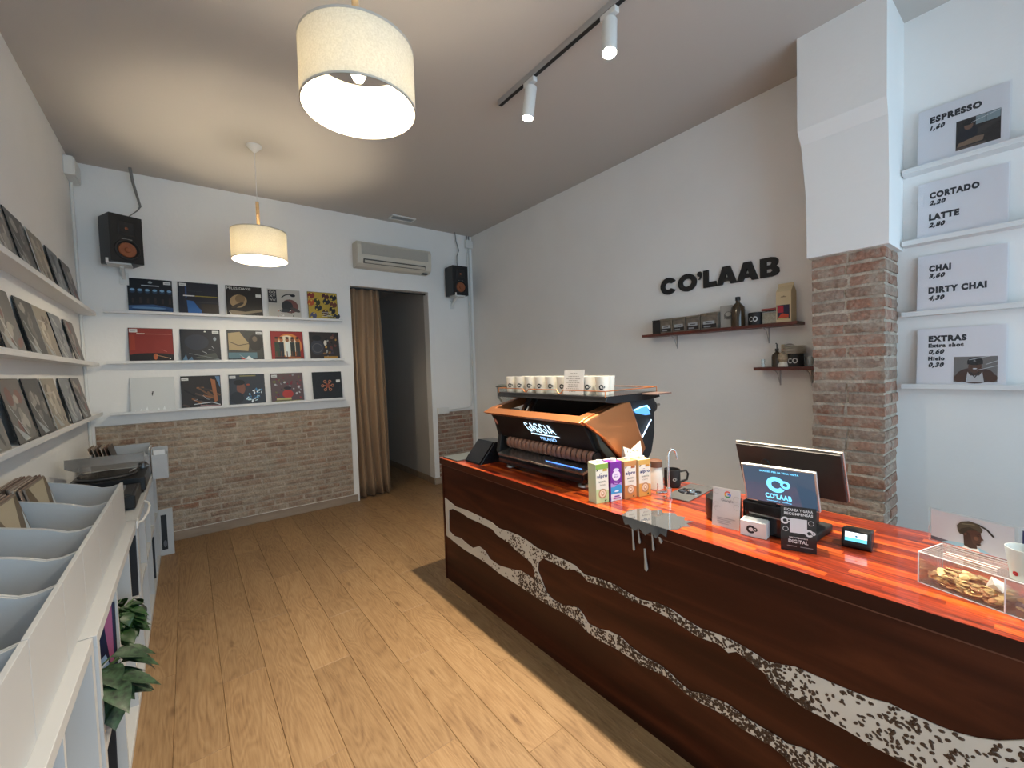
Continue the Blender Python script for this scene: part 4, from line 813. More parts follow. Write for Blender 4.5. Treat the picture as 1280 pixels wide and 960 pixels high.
# lower shelf things
z2 = 1.4924
bottle((XR-0.07, 1.205, z2), 0.033, 0.125, 'small dark pump bottle on the short shelf', True)
t = thing('matcha_whisk', 'bamboo whisk standing on a white ceramic holder on the short shelf', 'whisk', (XR-0.095, 1.155, z2))
MB().lathe([(0.001, 0), (0.034, 0), (0.036, 0.008), (0.026, 0.028), (0.022, 0.034)], n=22).build('holder', t, CUPW, smooth=True)
MB().lathe([(0.022, 0.03), (0.036, 0.05), (0.032, 0.085), (0.014, 0.10), (0.013, 0.15), (0.001, 0.15)], n=22).build('bamboo_tines', t, mat('bamboo', (0.42, 0.33, 0.22), 0.6, noise=0.2, nscale=90), smooth=True)
drum((XR-0.07, 1.095, z2), 0.050, 0.082, 'black canister under the stack of white plates')
for k in range(5):
    t = thing('plate', 'white plate in the stack on the black canister, %s from the bottom' % ('first', 'second', 'third', 'fourth', 'fifth')[k], 'plate', (XR-0.083, 1.10, z2+0.0856+k*0.0105), 0, 'stack of white plates')
    MB().lathe([(0.001, 0), (0.04, 0), (0.072, 0.008), (0.073, 0.010), (0.04, 0.003), (0.001, 0.003)], n=32).build('dish', t, CUPW, smooth=True)
tag(MB().lathe([(0.001, 0), (0.028, 0), (0.03, 0.012), (0.012, 0.022), (0.001, 0.024)], n=20).build('strainer_lid', None, STEEL, smooth=True, loc=(XR-0.085, 1.125, z2+0.0856+0.0105*5-0.006)), 'small domed metal lid lying on top of the stacked plates', 'lid')
t = thing('glass_cup', 'small clear glass on the short shelf beside the pillar', 'glass', (XR-0.075, 1.01, z2))
MB().lathe([(0.001, 0.003), (0.022, 0.003), (0.028, 0.065), (0.030, 0.065), (0.024, 0), (0.001, 0)], n=22, closed=True).build('tumbler', t, GLASS, smooth=True)
t = thing('glass_vial', 'tiny clear glass vial at the left end of the short shelf', 'glass', (XR-0.09, 1.285, z2))
MB().lathe([(0.001, 0.003), (0.010, 0.003), (0.010, 0.055), (0.013, 0.055), (0.013, 0), (0.001, 0)], n=16, closed=True).build('vial_glass', t, GLASS, smooth=True)

# ------------------------------------------------------------------ the counter
CX0, CX1, CY0, CY1, CZ = 1.464, 2.11, -1.3, 2.80, 0.90
ct = thing('counter', 'long dark mahogany counter with a red wooden top and cream resin rivers', 'counter', (0, 0, 0))
MB().box(CX0, CX1-0.02, CY0, CY1-0.012, 0.0, CZ-0.045).build('cabinet_body', ct, DARKW)
MB().box(CX0-0.006, CX0, CY0, CY1-0.012, CZ-0.052, CZ-0.046).build('edge_bead', ct, mat('bead_brown', (0.13, 0.05, 0.03), 0.35))
MB().box(CX0-0.014, CX1, CY0, CY1, CZ-0.045, CZ-0.001).build('edge_band', ct, DARKW, bevel=0.002)
MB().box(CX0-0.014, CX1, CY0, CY1, CZ-0.0009, CZ).build('countertop', ct, TOPM)
MB().box(CX0-0.005, CX0, CY1-0.03, CY1-0.012, 0.0, CZ-0.046).build('corner_post', ct, DARKW)
OT = [(2.759,0.607),(2.599,0.578),(2.46,0.59),(2.294,0.59),(2.168,0.589),(2.084,0.572),(1.988,0.581),(1.897,0.586),(1.812,0.579),(1.732,0.564),(1.631,0.568),(1.525,0.571),(1.448,0.57),(1.386,0.546),(1.311,0.56),(1.206,0.569),(1.141,0.563),(1.07,0.558),(0.994,0.578),(0.931,0.581),(0.872,0.568),(0.809,0.56),(0.749,0.57),(0.706,0.573),(0.646,0.569),(0.615,0.565),(0.587,0.558),(0.556,0.565),(0.501,0.585),(0.462,0.587),(0.418,0.589),(0.358,0.593),(0.315,0.598),(0.279,0.608),(0.245,0.607),(0.212,0.608),(0.181,0.609),(0.151,0.613),(0.116,0.624),(0.083,0.64),(0.045,0.669),(-0.05,0.70),(-0.3,0.66),(-0.6,0.70),(-1.28,0.64)]
UB = [(1.722,0.489),(1.682,0.525),(1.608,0.529),(1.515,0.526),(1.449,0.548),(1.397,0.540),(1.361,0.522),(1.299,0.532),(1.196,0.546),(1.111,0.536),(1.041,0.545),(0.994,0.541),(0.932,0.541),(0.873,0.533),(0.825,0.525),(0.786,0.529),(0.742,0.537),(0.707,0.522),(0.679,0.541),(0.634,0.53),(0.608,0.522),(0.588,0.515),(0.569,0.49),(0.526,0.481),(0.473,0.469),(0.429,0.471),(0.377,0.47),(0.343,0.468),(0.315,0.464),(0.279,0.465),(0.253,0.467),(0.228,0.466),(0.1,0.46),(-0.3,0.50),(-0.6,0.45),(-1.28,0.5)]
ISL = [(2.706,0.528),(2.646,0.553),(2.536,0.554),(2.433,0.543),(2.278,0.548),(2.153,0.546),(2.104,0.523),(1.992,0.513),(1.902,0.486),(1.817,0.474),(1.777,0.461),(1.752,0.417),(1.77,0.378),(1.822,0.382),(1.878,0.383),(1.969,0.36),(2.098,0.337),(2.191,0.344),(2.252,0.38),(2.316,0.387),(2.396,0.349),(2.477,0.356),(2.549,0.369),(2.638,0.356),(2.716,0.374)]
LT = [(1.731,0.442),(1.7,0.401),(1.665,0.346),(1.616,0.328),(1.534,0.33),(1.489,0.35),(1.434,0.362),(1.40,0.345),(1.368,0.315),(1.306,0.32),(1.247,0.339),(1.179,0.345),(1.137,0.33),(1.066,0.319),(0.981,0.324),(0.936,0.316),(0.893,0.3),(0.852,0.293),(0.805,0.314),(0.752,0.324),(0.716,0.332),(0.682,0.328),(0.642,0.322),(0.589,0.322),(0.545,0.324),(0.527,0.318),(0.485,0.335),(0.446,0.343),(0.393,0.343),(0.1,0.33),(-0.4,0.36),(-1.28,0.33)]
LB = [(2.757,0.327),(2.619,0.311),(2.491,0.302),(2.37,0.304),(2.22,0.303),(2.084,0.288),(1.942,0.289),(1.854,0.287),(1.745,0.283),(1.643,0.283),(1.536,0.293),(1.458,0.293),(1.41,0.285),(1.382,0.273),(1.308,0.267),(1.203,0.278),(1.128,0.277),(1.067,0.276),(1.0,0.288),(0.954,0.293),(0.911,0.286),(0.869,0.275),(0.813,0.274),(0.767,0.281),(0.71,0.285),(0.669,0.276),(0.63,0.277),(0.577,0.282),(0.533,0.272),(0.509,0.253),(0.3,0.24),(-0.4,0.26),(-1.28,0.24)]
def inpoly(p, P_):
    c = False; n_ = len(P_); j = n_-1
    for i in range(n_):
        if (P_[i][1] > p[1]) != (P_[j][1] > p[1]) and p[0] < (P_[j][0]-P_[i][0])*(p[1]-P_[i][1])/(P_[j][1]-P_[i][1])+P_[i][0]: c = not c
        j = i
    return c
OUTER = OT + UB[::-1] + LT + LB[::-1]
b = MB(); loops = [OUTER, ISL]; tri = tessellate_polygon([[Vector((p[0], p[1], 0)) for p in l] for l in loops]); fp = [p for l in loops for p in l]
RX = CX0-0.0035
b.add([(RX, p[0], p[1]) for p in fp] + [(CX0, p[0], p[1]) for p in fp], [tuple(t_) for t_ in tri])
k = 0; N_ = len(fp)
for l in loops:
    for i in range(len(l)): b.f.append((k+i, k+(i+1) % len(l), N_+k+(i+1) % len(l), N_+k+i)); b.mi.append(0)
    k += len(l)
b.build('resin_river', ct, RESIN)
rb = random.Random(9); b = MB()
oct_ = [(1, 0, 0), (0, 1, 0), (-1, 0, 0), (0, -1, 0)]
def bean(y, z, an, s_):
    L, W_, Hh = 0.0062*s_, 0.0042*s_, 0.0022; c_, s2 = math.cos(an), math.sin(an); vs = []
    for i in range(8):
        a_ = 2*PI*i/8; p, q_ = L*math.cos(a_), W_*math.sin(a_); vs.append((RX, y+p*c_-q_*s2, z+p*s2+q_*c_))
    for i in range(4):
        a_ = 2*PI*i/4; p, q_ = L*0.55*math.cos(a_), W_*0.55*math.sin(a_); vs.append((RX-Hh, y+p*c_-q_*s2, z+p*s2+q_*c_))
    fs = []
    for i in range(4): fs += [(2*i, 2*i+1, 8+i), (2*i+1, 2*(i+1) % 8, 8+(i+1) % 4), (2*i+1, 8+(i+1) % 4, 8+i)]
    fs.append((8, 9, 10, 11)); b.add(vs, fs)
def edge_d(y, z, P_):
    return min(((y-p[0])**2+(z-p[1])**2) for p in P_)**0.5
cnt = 0; clusters = [(rb.uniform(-0.6, 2.0), rb.uniform(0.26, 0.66), rb.uniform(0.02, 0.06)) for _ in range(260)]
for tr_ in range(60000):
    y = rb.uniform(-0.9, 2.35)**1.0; z = rb.uniform(0.24, 0.68)
    if not inpoly((y, z), OUTER) or inpoly((y, z), ISL): continue
    wide = z > 0.4 and y < 0.55
    dens = 0.03 if y > 2.0 else 0.20 if y > 1.7 else 0.34 if y > 1.35 else 0.72
    if z < 0.4 and y > 1.2: dens = 0.08 if y > 1.9 else 0.5
    if wide: dens = 0.75 if (z < 0.50 + (0.55-y)*-0.25 or y > 0.45) else 0.22
    cl = any((y-c_[0])**2+(z-c_[1])**2 < c_[2]**2 for c_ in clusters)
    if not cl: dens *= 0.35
    if rb.random() < dens*0.62: bean(y, z, rb.uniform(0, PI), rb.uniform(0.8, 1.15)); cnt += 1
    if cnt > 5200: break
o = b.build('coffee_beans', ct, BEAN); o['kind'] = 'stuff'
# grey resin splash over the front edge with drips; its patch also stands in for a reflection
a = Art(0.0)
pud = [(1.4502, 1.15), (1.53, 1.165), (1.60, 1.13), (1.585, 1.095), (1.625, 1.07), (1.60, 1.045), (1.632, 1.01), (1.61, 0.985), (1.62, 0.955), (1.585, 0.94), (1.60, 0.905), (1.56, 0.915), (1.54, 0.885), (1.52, 0.905), (1.48, 0.905), (1.4502, 0.925)]
MB().prism(pud, 'z', CZ, CZ+0.0016).build('puddle_with_reflection', ct, GRESIN)
MB().prism([(1.145, CZ+0.0016), (0.93, CZ+0.0016), (0.935, CZ-0.03), (0.96, CZ-0.022), (0.98, CZ-0.05), (1.005, CZ-0.03), (1.03, CZ-0.052), (1.06, CZ-0.03), (1.085, CZ-0.05), (1.11, CZ-0.028), (1.13, CZ-0.035)], 'x', CX0-0.017, CX0-0.0142).build('resin_lip', ct, GRESIN)
for y, z0, z1, r in ((1.135, 0.885, 0.858, 0.007), (1.095, 0.87, 0.76, 0.006), (1.066, 0.87, 0.80, 0.0055), (1.036, 0.905, 0.845, 0.007), (1.036, 0.79, 0.695, 0.0085), (1.0, 0.87, 0.79, 0.0055), (0.965, 0.86, 0.833, 0.008)):
    MB().tube([(CX0-0.012-0.002, y, z0), (CX0-0.010, y, (z0+z1)/2), (CX0-0.006, y, z1+r*1.2), (CX0-0.006, y, z1)], r, 10, [r*0.5, r*0.62, r, r*0.35]).build('drip', ct, DRIPM, smooth=True)

# ------------------------------------------------------------------ espresso machine
em = thing('espresso_machine', 'large copper and black espresso machine with a lit name on its back', 'coffee machine', (0, 0, CZ))
MY0, MY1 = 1.455, 2.275
for x_, y_ in ((1.66, 1.56), (1.66, 2.20), (2.0, 1.56), (2.0, 2.20)):
    MB().lathe([(0.001, 0.0), (0.032, 0.0), (0.028, 0.012), (0.020, 0.02), (0.020, 0.032), (0.001, 0.032)], (x_, y_, 0), n=20).build('foot', em, STEEL, smooth=True)
MB().prism([(1.60, 0.030), (1.60, 0.080), (1.72, 0.125), (2.08, 0.125), (2.08, 0.030)], 'y', MY0+0.06, MY1-0.02).build('base', em, BLACKG, bevel=0.006)
# splash apron: a sloping steel tray under the roll
MB().prism([(1.572, 0.098), (1.576, 0.086), (1.70, 0.118), (1.70, 0.130)], 'y', MY0+0.03, MY1-0.05).build('steel_apron', em, mat('apron_steel', (0.30, 0.30, 0.30), 0.22, 0.9))
MB().box(1.604, 1.607, 1.52, 1.80, 0.1075, 0.1095).build('light_bar', em, emis('blue_led_dim', (0.10, 0.28, 1.0), 1.2))
# slatted brown roll
for k in range(19):
    y0 = 1.475 + k*0.0385
    MB().lathe([(0.001, 0), (0.032, 0), (0.038, 0.005), (0.038, 0.025), (0.032, 0.030), (0.001, 0.030)], M=Matrix.Translation((1.662, y0, 0.165)) @ Matrix.Rotation(-PI/2, 4, 'X'), n=16).build('roll_segment', em, BROWN, smooth=True)
MB().cyl((1.662, 1.46, 0.165), (1.662, 2.22, 0.165), 0.029, 16).build('roll_core', em, BLACK)
# black back panel leaning inwards
MB().prism([(1.562, 0.352), (1.648, 0.200), (1.68, 0.185), (1.74, 0.185), (1.74, 0.352)], 'y', MY0+0.012, MY1).build('back_panel', em, mat('panel_black', (0.010, 0.009, 0.009), 0.5, spec=0.2), bevel=0.004)
MB().prism([(1.60, 0.345), (1.64, 0.20), (1.62, 0.09), (1.70, 0.03), (1.80, 0.03), (1.80, 0.35)], 'y', MY1, MY1+0.035).build('side_leg', em, BLACKM, bevel=0.006)
pn = Vector((0.086, 0, -0.152)).normalized()   # down the panel
GM = frame_M((1.562+0.086*0.10-0.0016, 2.020, 0.352-0.152*0.10-0.0010), (0, -1, 0), tuple(-pn))
a = Art(0.0009); LB_ = emis('name_light', (0.55, 0.82, 1.0), 0.95)
GL = {'G': [[(0.95, 0.85), (0.75, 1.0), (0.3, 1.0), (0.05, 0.8), (0.05, 0.2), (0.3, 0.0), (0.75, 0.0), (0.95, 0.15), (0.95, 0.45), (0.6, 0.45)]], 'A': [[(0.0, 0.0), (0.45, 1.0), (0.55, 1.0), (1.0, 0.0)], [(0.2, 0.33), (0.8, 0.33)]], 'I': [[(0.5, 0.0), (0.5, 1.0)]]}
gx = 0.050
for ch in 'GAGGIA':
    wl = 0.012 if ch == 'I' else 0.031
    for st in GL[ch]: a.line(LB_, [(gx+p[0]*wl-(-0.078+p[1]*0.058)*0.42, -0.078+p[1]*0.058) for p in st], 0.0072)
    gx += wl+0.0125
a.poly(LB_, [(0.090, -0.098), (0.335, -0.098), (0.325, -0.090), (0.090, -0.090)]); a.text(emis('name_light_blue', (0.30, 0.58, 1.0), 0.9), 'MILANO', 0.160, -0.133, 0.024, 0.130, 0.0)
o = a.build('lit_name', em, label='glowing pale blue letters'); o.matrix_local = GM
a = Art(0.001); a.ell(flat(sr('8e4a3a')), 0, 0, 0.017, 0.026); a.ell(flat(sr('d9a08a')), 0, 0.006, 0.009, 0.010); a.poly(flat(sr('d9a08a')), [(-0.008, -0.004), (0.008, -0.004), (0, -0.022)]); o = a.build('badge', em); o.matrix_local = frame_M((1.588, 2.252, 0.300), (0, -1, 0), tuple(-pn))
# copper rim (frame around the sunken top) and the copper side cheek
rim = MB()
rim.prism([(1.525, 0.362), (1.560, 0.345), (1.600, 0.350), (1.600, 0.385), (1.585, 0.388)], 'y', MY0+0.0, MY1+0.035)
for y0, y1 in ((MY0-0.0, MY0+0.055), (MY1-0.02, MY1+0.035)): rim.prism([(1.585, 0.350), (1.585, 0.388), (1.84, 0.444), (1.90, 0.446), (1.90, 0.40)], 'y', y0, y1)
rim.build('copper_rim', em, COPPER, bevel=0.004)
ck = MB(); ch = [(1.528, 0.366), (1.585, 0.386), (1.84, 0.446), (1.90, 0.440), (1.965, 0.30), (2.03, 0.17), (1.99, 0.13), (1.88, 0.12), (1.79, 0.16), (1.67, 0.27)]
ck.prism(ch, 'y', MY0-0.030, MY0); ck.build('copper_cheek', em, COPPER, bevel=0.010)
ck = MB(); ck.prism([(1.60, 0.35), (1.67, 0.26), (1.79, 0.15), (1.88, 0.11), (1.86, 0.09), (1.72, 0.15), (1.66, 0.215)], 'y', MY0-0.020, MY0+0.02); ck.build('cheek_trim', em, mat('trim_black', (0.02, 0.03, 0.028), 0.3), bevel=0.004)
MB().box(1.60, 2.02, MY0+0.055, MY1-0.02, 0.30, 0.345).build('sunken_top', em, BLACKG)
# barista side: black bulky flank with blue light strips
fk = MB(); fk.prism([(1.86, 0.447), (2.04, 0.452), (2.13, 0.445), (2.16, 0.40), (2.13, 0.36), (2.13, 0.24), (2.10, 0.14), (2.02, 0.06), (1.95, 0.06), (1.93, 0.30)], 'y', MY0-0.018, MY1+0.02); fk.build('group_housing', em, BLACKM, bevel=0.010)
MB().prism([(1.935, 0.395), (2.05, 0.408), (2.085, 0.355), (2.04, 0.355), (1.95, 0.375)], 'y', MY0-0.024, MY0-0.018).build('blue_window', em, mat('blue_window', (0.03, 0.10, 0.22), 0.1, emit=(0.10, 0.35, 0.85), es=0.8))
MB().tube([(1.93, MY0-0.026, 0.392), (1.99, MY0-0.026, 0.404), (2.05, MY0-0.026, 0.408), (2.075, MY0-0.026, 0.385)], 0.004, 6).build('light_strip', em, emis('blue_led', (0.25, 0.60, 1.0), 1.6))
MB().tube([(2.0, MY0-0.026, 0.235), (2.045, MY0-0.026, 0.285), (2.085, MY0-0.026, 0.325)], 0.0035, 6).build('light_strip', em, emis('white_led', (0.60, 0.78, 1.0), 1.6))
MB().cyl((2.13, MY0+0.01, 0.395), (2.22, MY0+0.01, 0.40), 0.008, 12).build('steam_lever', em, STEEL, smooth=True); MB().lathe([(0.001, -0.03), (0.03, -0.024), (0.035, 0), (0.03, 0.024), (0.001, 0.03)], M=Matrix.Translation((2.135, MY0+0.01, 0.395)) @ Matrix.Rotation(PI/2, 4, 'X'), n=18).build('steam_knob', em, BLACK, smooth=True)
# cup tray on struts with a wire gallery
TZ = 0.487
MB().prism([(1.645, 0.457), (1.665, 0.486), (2.10, 0.486), (2.12, 0.455), (2.02, 0.445), (1.72, 0.445)], 'y', 1.39, 2.315).build('cup_tray', em, BLACKG, bevel=0.003)
for y_ in (1.46, 2.16): 
    b = MB(); b.prism([(1.73, 0.34), (1.75, 0.34), (1.83, 0.447), (1.81, 0.447)], 'y', y_, y_+0.03).prism([(1.79, 0.34), (1.81, 0.34), (1.89, 0.447), (1.87, 0.447)], 'y', y_, y_+0.03).prism([(1.73, 0.335), (1.81, 0.335), (1.81, 0.347), (1.73, 0.347)], 'y', y_, y_+0.03); b.build('strut', em, STEEL)
b = MB(); rz_ = 0.512
yy = [2.31, 2.055, 2.035, 2.02, 2.0, 1.75, 1.735, 1.72, 1.70, 1.40]; zz = [rz_, rz_, TZ+0.006, TZ+0.006, rz_, rz_, TZ+0.006, TZ+0.006, rz_, rz_]
b.tube([(1.66, y_, z_) for y_, z_ in zip(yy, zz)], 0.0028, 6); b.tube([(2.10, 1.40, rz_), (2.10, 2.31, rz_)], 0.0028, 6); b.tube([(1.66, 1.40, rz_), (2.10, 1.40, rz_)], 0.0028, 6); b.tube([(1.66, 2.31, rz_), (2.10, 2.31, rz_)], 0.0028, 6)
for x_ in (1.66, 2.10):
    for y_ in (1.40, 2.31): b.tube([(x_, y_, rz_), (x_, y_, TZ-0.004)], 0.0028, 6)
b.build('wire_gallery', em, COPPER)
b = MB().box(1.95, 2.09, 1.30, 1.43, 0.478, 0.486); b.build('side_tray', em, mat('tray_brown', (0.28, 0.19, 0.16), 0.35, 0.5))

# cups on the machine
def cup(x, y, lab, logo=True, first=None):
    t = thing('coffee_cup', lab, 'cup', (x, y, CZ+0.4865), 0, 'cream cups on the espresso machine')
    r0, r1, h = 0.033, 0.040, 0.098
    MB().lathe([(0.001, 0), (r0, 0), (r1, h), (r1-0.003, h), (r0-0.003, 0.005), (0.001, 0.005)], n=28).build('cup_body', t, CUPW, smooth=True)
    if logo:
        a = Art(0.0); a.logo(INK, -0.004, 0.042, 0.0135); vs = []
        for v in a.v:
            rr = r0+(r1-r0)*v[1]/h+0.0009; an = v[0]/rr + math.radians(35); vs.append((-rr*math.cos(an), -rr*math.sin(an), v[1]))
        a.v = vs; a.build('logo_print', t)
    return t
c0 = None
ordn = ['first', 'second', 'third', 'fourth', 'fifth', 'sixth', 'seventh', 'eighth', 'ninth']
for k in range(9):
    y = 2.275 - k*0.0985
    lab = 'cream cup in the front row on the machine, %s from the left' % ordn[k]
    if c0 is None: c0 = cup(1.745, y, lab)
    else: dup(c0, (1.745, y, CZ+0.4865), None, lab)
for k in range(8): dup(c0, (1.85, 2.24-k*0.1, CZ+0.4865), None, 'cream cup in the hidden back row on the machine, behind the front row cups', 'cream cups in the back row')
t = thing('price_sign', 'small white printed card standing against the cups', 'sign', M=frame_M((1.690, 1.728, CZ+0.4875), (0, -1, 0), (0.10, 0, 1)))
MB().box(0, 0.15, 0, 0.135, -0.002, 0).build('card', t, PAPER)
a = Art()
for k, (w_, y_) in enumerate(((0.05, 0.115), (0.08, 0.098), (0.11, 0.085), (0.07, 0.075), (0.10, 0.063), (0.07, 0.052), (0.08, 0.040), (0.10, 0.030), (0.05, 0.014))):
    r_ = random.Random(k); x_ = 0.075-w_/2
    while x_ < 0.075+w_/2: q = r_.uniform(0.006, 0.02); a.rect(sr('8d8d88'), x_, y_, min(x_+q, 0.075+w_/2), y_+0.003); x_ += q+0.004
a.build('small_print', t)
t = thing('coffee_grinder', 'coffee grinder with a clear hopper and dark lid behind the machine', 'grinder', (1.97, 2.62, CZ))
MB().prism([(-0.09, 0), (0.09, 0), (0.09, 0.03), (0.05, 0.05), (0.06, 0.33), (-0.06, 0.33), (-0.05, 0.05), (-0.09, 0.03)], 'y', -0.07, 0.07).build('grinder_body', t, BLACKM, bevel=0.01)
MB().lathe([(0.03, 0.33), (0.045, 0.36), (0.085, 0.42), (0.09, 0.50), (0.086, 0.50), (0.081, 0.42), (0.041, 0.362), (0.026, 0.334)], n=28, closed=True).build('hopper', t, GLASS, smooth=True)
MB().lathe([(0.001, 0.518), (0.075, 0.516), (0.097, 0.508), (0.097, 0.5005), (0.001, 0.5005)], n=28).build('hopper_lid', t, mat('lid_dark', (0.05, 0.055, 0.05), 0.4), smooth=True)
t = thing('tamping_mat', 'dark grey rubber mat at the far end of the counter', 'mat', (1.62, 2.68, CZ))
MB().box(-0.15, 0.28, -0.10, 0.10, 0, 0.010).build('mat_sheet', t, mat('rubber_grey', (0.09, 0.10, 0.10), 0.6), bevel=0.003)
t = thing('control_box', 'slanted glossy black box on the counter left of the machine', 'box', (1.60, 2.45, CZ))
MB().prism([(-0.075, 0.0), (0.17, 0.0), (0.17, 0.135), (0.05, 0.14)], 'y', -0.085, 0.115).build('wedge_body', t, BLACKG, bevel=0.004)
MB().prism([(-0.072, 0.009), (0.045, 0.14), (0.049, 0.137), (-0.068, 0.006)], 'y', -0.075, 0.105, Matrix.Translation((-0.004, 0, 0.003))).build('glass_face', t, BLACKG)

# ------------------------------------------------------------------ milk cartons
CM = lambda x, y: Matrix.Translation((x, y, CZ)) @ Matrix.Rotation(math.radians(-13), 4, 'Z')
def carton(x, y, w_, h_, side, fn, lab, group='milk cartons beside the machine', dz=0.0):
    t = thing('milk_carton', lab, 'carton', group=group, M=CM(x, y)); d = 0.062
    b = MB().m(flat(sr(side))); b.box(0, w_, 0, d, 0, h_); b.build('carton_body', t, bevel=0.0015)
    a = Art(); fn(a, w_, h_); o = a.build('front_print', t); o.matrix_local = frame_M((0, -0.0003, 0), (1, 0, 0), (0, 0, 1))
    MB().lathe([(0.001, 0.014), (0.014, 0.013), (0.015, 0), (0.001, 0)], (w_/2, d*0.35, h_), n=16).build('screw_cap', t, flat(sr('eeeae0')), smooth=True)
    MB().box(0.002, w_-0.002, d-0.012, d-0.002, h_, h_+0.004).build('top_fold', t, flat(sr('e9e6d8')))
    return t
def alpro(top, low, sub, accent):
    def f(a, w_, h_):
        a.rect(sr('ece7d6'), 0.001, 0.001, w_-0.001, h_-0.001); a.rect(sr(top), 0.001, h_*0.86, w_-0.001, h_-0.001); a.rect(sr(low), 0.001, 0.001, w_-0.001, h_*0.36)
        a.poly(sr('ece7d6'), [(0.001, h_*0.36), (w_*0.3, h_*0.40), (w_-0.001, h_*0.30), (w_-0.001, h_*0.5), (0.001, h_*0.5)]); a.ell(sr('1d1a12'), w_*0.12, h_*0.84, 0.006, 0.003, 0.6, 8); a.rect(sr(accent), w_*0.55, h_*0.80, w_*0.9, h_*0.86)
        a.text(sr('27306e'), 'alpro', w_*0.10, h_*0.645, h_*0.085, w_*0.80, 0.03); a.rect(sr('4a4f88'), w_*0.35, h_*0.75, w_*0.5, h_*0.76)
        a.text(sr('55584c'), 'BARISTA', w_*0.22, h_*0.52, h_*0.042, w_*0.60, 0.01); a.text(sr('7d7a68'), sub, w_*0.30, h_*0.44, h_*0.036, w_*0.44, 0.01)
        a.ell(sr('b98b66'), w_*0.5, h_*0.24, w_*0.32, w_*0.32); a.ell(sr('e6cdb0'), w_*0.5, h_*0.24, w_*0.24, w_*0.24); a.ell(sr('c49a72'), w_*0.5, h_*0.24, w_*0.13, w_*0.15); a.ell(sr('efe0cb'), w_*0.5, h_*0.25, w_*0.07, w_*0.08)
        a.ell(sr('2a1c10'), w_*0.72, h_*0.06, 0.006, 0.003, 0.5, 8)
    return f
def purple(a, w_, h_):
    a.rect(sr('7a2d9a'), 0.001, 0.001, w_-0.001, h_-0.001); a.rect(sr('b99ad8'), 0.001, h_*0.28, w_-0.001, h_*0.46); a.rect(sr('3f9ed6'), 0.001, h_*0.18, w_-0.001, h_*0.36); a.ell(sr('3f9ed6'), w_*0.68, h_*0.36, w_*0.28, h_*0.05); a.rect(sr('ece6ee'), 0.001, 0.001, w_-0.001, h_*0.18)
    a.ell(sr('7a2d9a'), w_*0.5, h_*0.46, w_*0.35, h_*0.05); a.ell(sr('efe6f4'), w_*0.5, h_*0.645, w_*0.36, w_*0.36); a.ell(sr('e3d6ee'), w_*0.5, h_*0.79, w_*0.26, h_*0.045); a.text(sr('8a4ba8'), 'OAT', w_*0.34, h_*0.655, h_*0.035, w_*0.3, 0.02); a.text(sr('8a4ba8'), 'MILK', w_*0.30, h_*0.60, h_*0.035, w_*0.38, 0.02)
    a.rect(sr('c99be0'), w_*0.28, h_*0.47, w_*0.7, h_*0.49); a.rect(sr('c99be0'), w_*0.32, h_*0.43, w_*0.66, h_*0.45); a.rect(sr('7a2d9a'), w_*0.3, h_*0.10, w_*0.75, h_*0.13); a.rect(sr('b0338a'), w_*0.2, h_*0.05, w_*0.85, h_*0.08); a.ell(sr('dff0fa'), w_*0.5, h_*0.245, w_*0.2, h_*0.02)
carton(1.482, 1.318, 0.072, 0.186, 'cfd6b4', alpro('8fb04e', 'c6d39a', 'SOJA', 'c9a43a'), 'green topped milk carton, leftmost of the row')
carton(1.560, 1.296, 0.066, 0.186, '7a2d9a', purple, 'purple, blue and white milk carton')
carton(1.634, 1.272, 0.070, 0.182, 'd9a878', alpro('c98d52', 'cf8a4e', 'ALMOND', 'b5622e'), 'orange brown milk carton just right of the purple one')
carton(1.712, 1.248, 0.074, 0.180, 'e2cf9a', alpro('dcae5a', 'e0ab58', 'OAT', 'd2923c'), 'yellow milk carton, rightmost of the row')
t = thing('paper_bag', 'crumpled white paper bag sticking up behind the yellow carton', 'bag', M=Matrix.Translation((1.752, 1.345, CZ)) @ Matrix.Rotation(math.radians(-13), 4, 'Z'))
MB().add([(0, 0, 0), (0.10, 0, 0), (0.10, 0.045, 0), (0, 0.045, 0), (-0.003, 0.004, 0.16), (0.102, 0.0, 0.16), (0.104, 0.05, 0.16), (0, 0.046, 0.16), (-0.006, 0.02, 0.225), (0.045, 0.016, 0.205), (0.105, 0.02, 0.243), (0.106, 0.026, 0.243), (0.045, 0.024, 0.205), (-0.006, 0.026, 0.225)],
         [(0, 1, 5, 4), (1, 2, 6, 5), (2, 3, 7, 6), (3, 0, 4, 7), (0, 3, 2, 1), (4, 5, 9), (4, 9, 8), (5, 10, 9), (6, 12, 11), (6, 7, 12), (7, 13, 12), (5, 6, 11, 10), (7, 4, 8, 13), (8, 9, 12, 13), (9, 10, 11, 12)]).build('bag_body', t, mat('bag_paper', (0.76, 0.74, 0.66), 0.6, bump=0.5, bscale=30))
a = Art(); rr = random.Random(3)
for k in range(12): a.ell(sr(rr.choice(['3a3630', '9aa06a', 'b9a878'])), rr.uniform(0.01, 0.09), rr.uniform(0.19, 0.206), 0.004, 0.002, rr.uniform(0, 3), 6)
o = a.build('leaf_print', t); o.matrix_local = frame_M((0, 0.012, 0), (1, 0, 0), (0, 0, 1))
t = thing('milk_jug', 'white jug with a brown lid behind the tap', 'jug', (1.905, 1.285, CZ), 0)
MB().lathe([(0.001, 0), (0.038, 0), (0.036, 0.06), (0.030, 0.11), (0.001, 0.11)], n=24).build('jug_body', t, CUPW, smooth=True)
MB().lathe([(0.001, 0.150), (0.020, 0.149), (0.034, 0.142), (0.034, 0.111), (0.001, 0.111)], n=24).build('jug_lid', t, mat('brown_lid', (0.16, 0.075, 0.045), 0.5), smooth=True)
t = thing('mug', 'black mug with a pale ring logo by the tap', 'mug', (1.985, 1.240, CZ), 0)
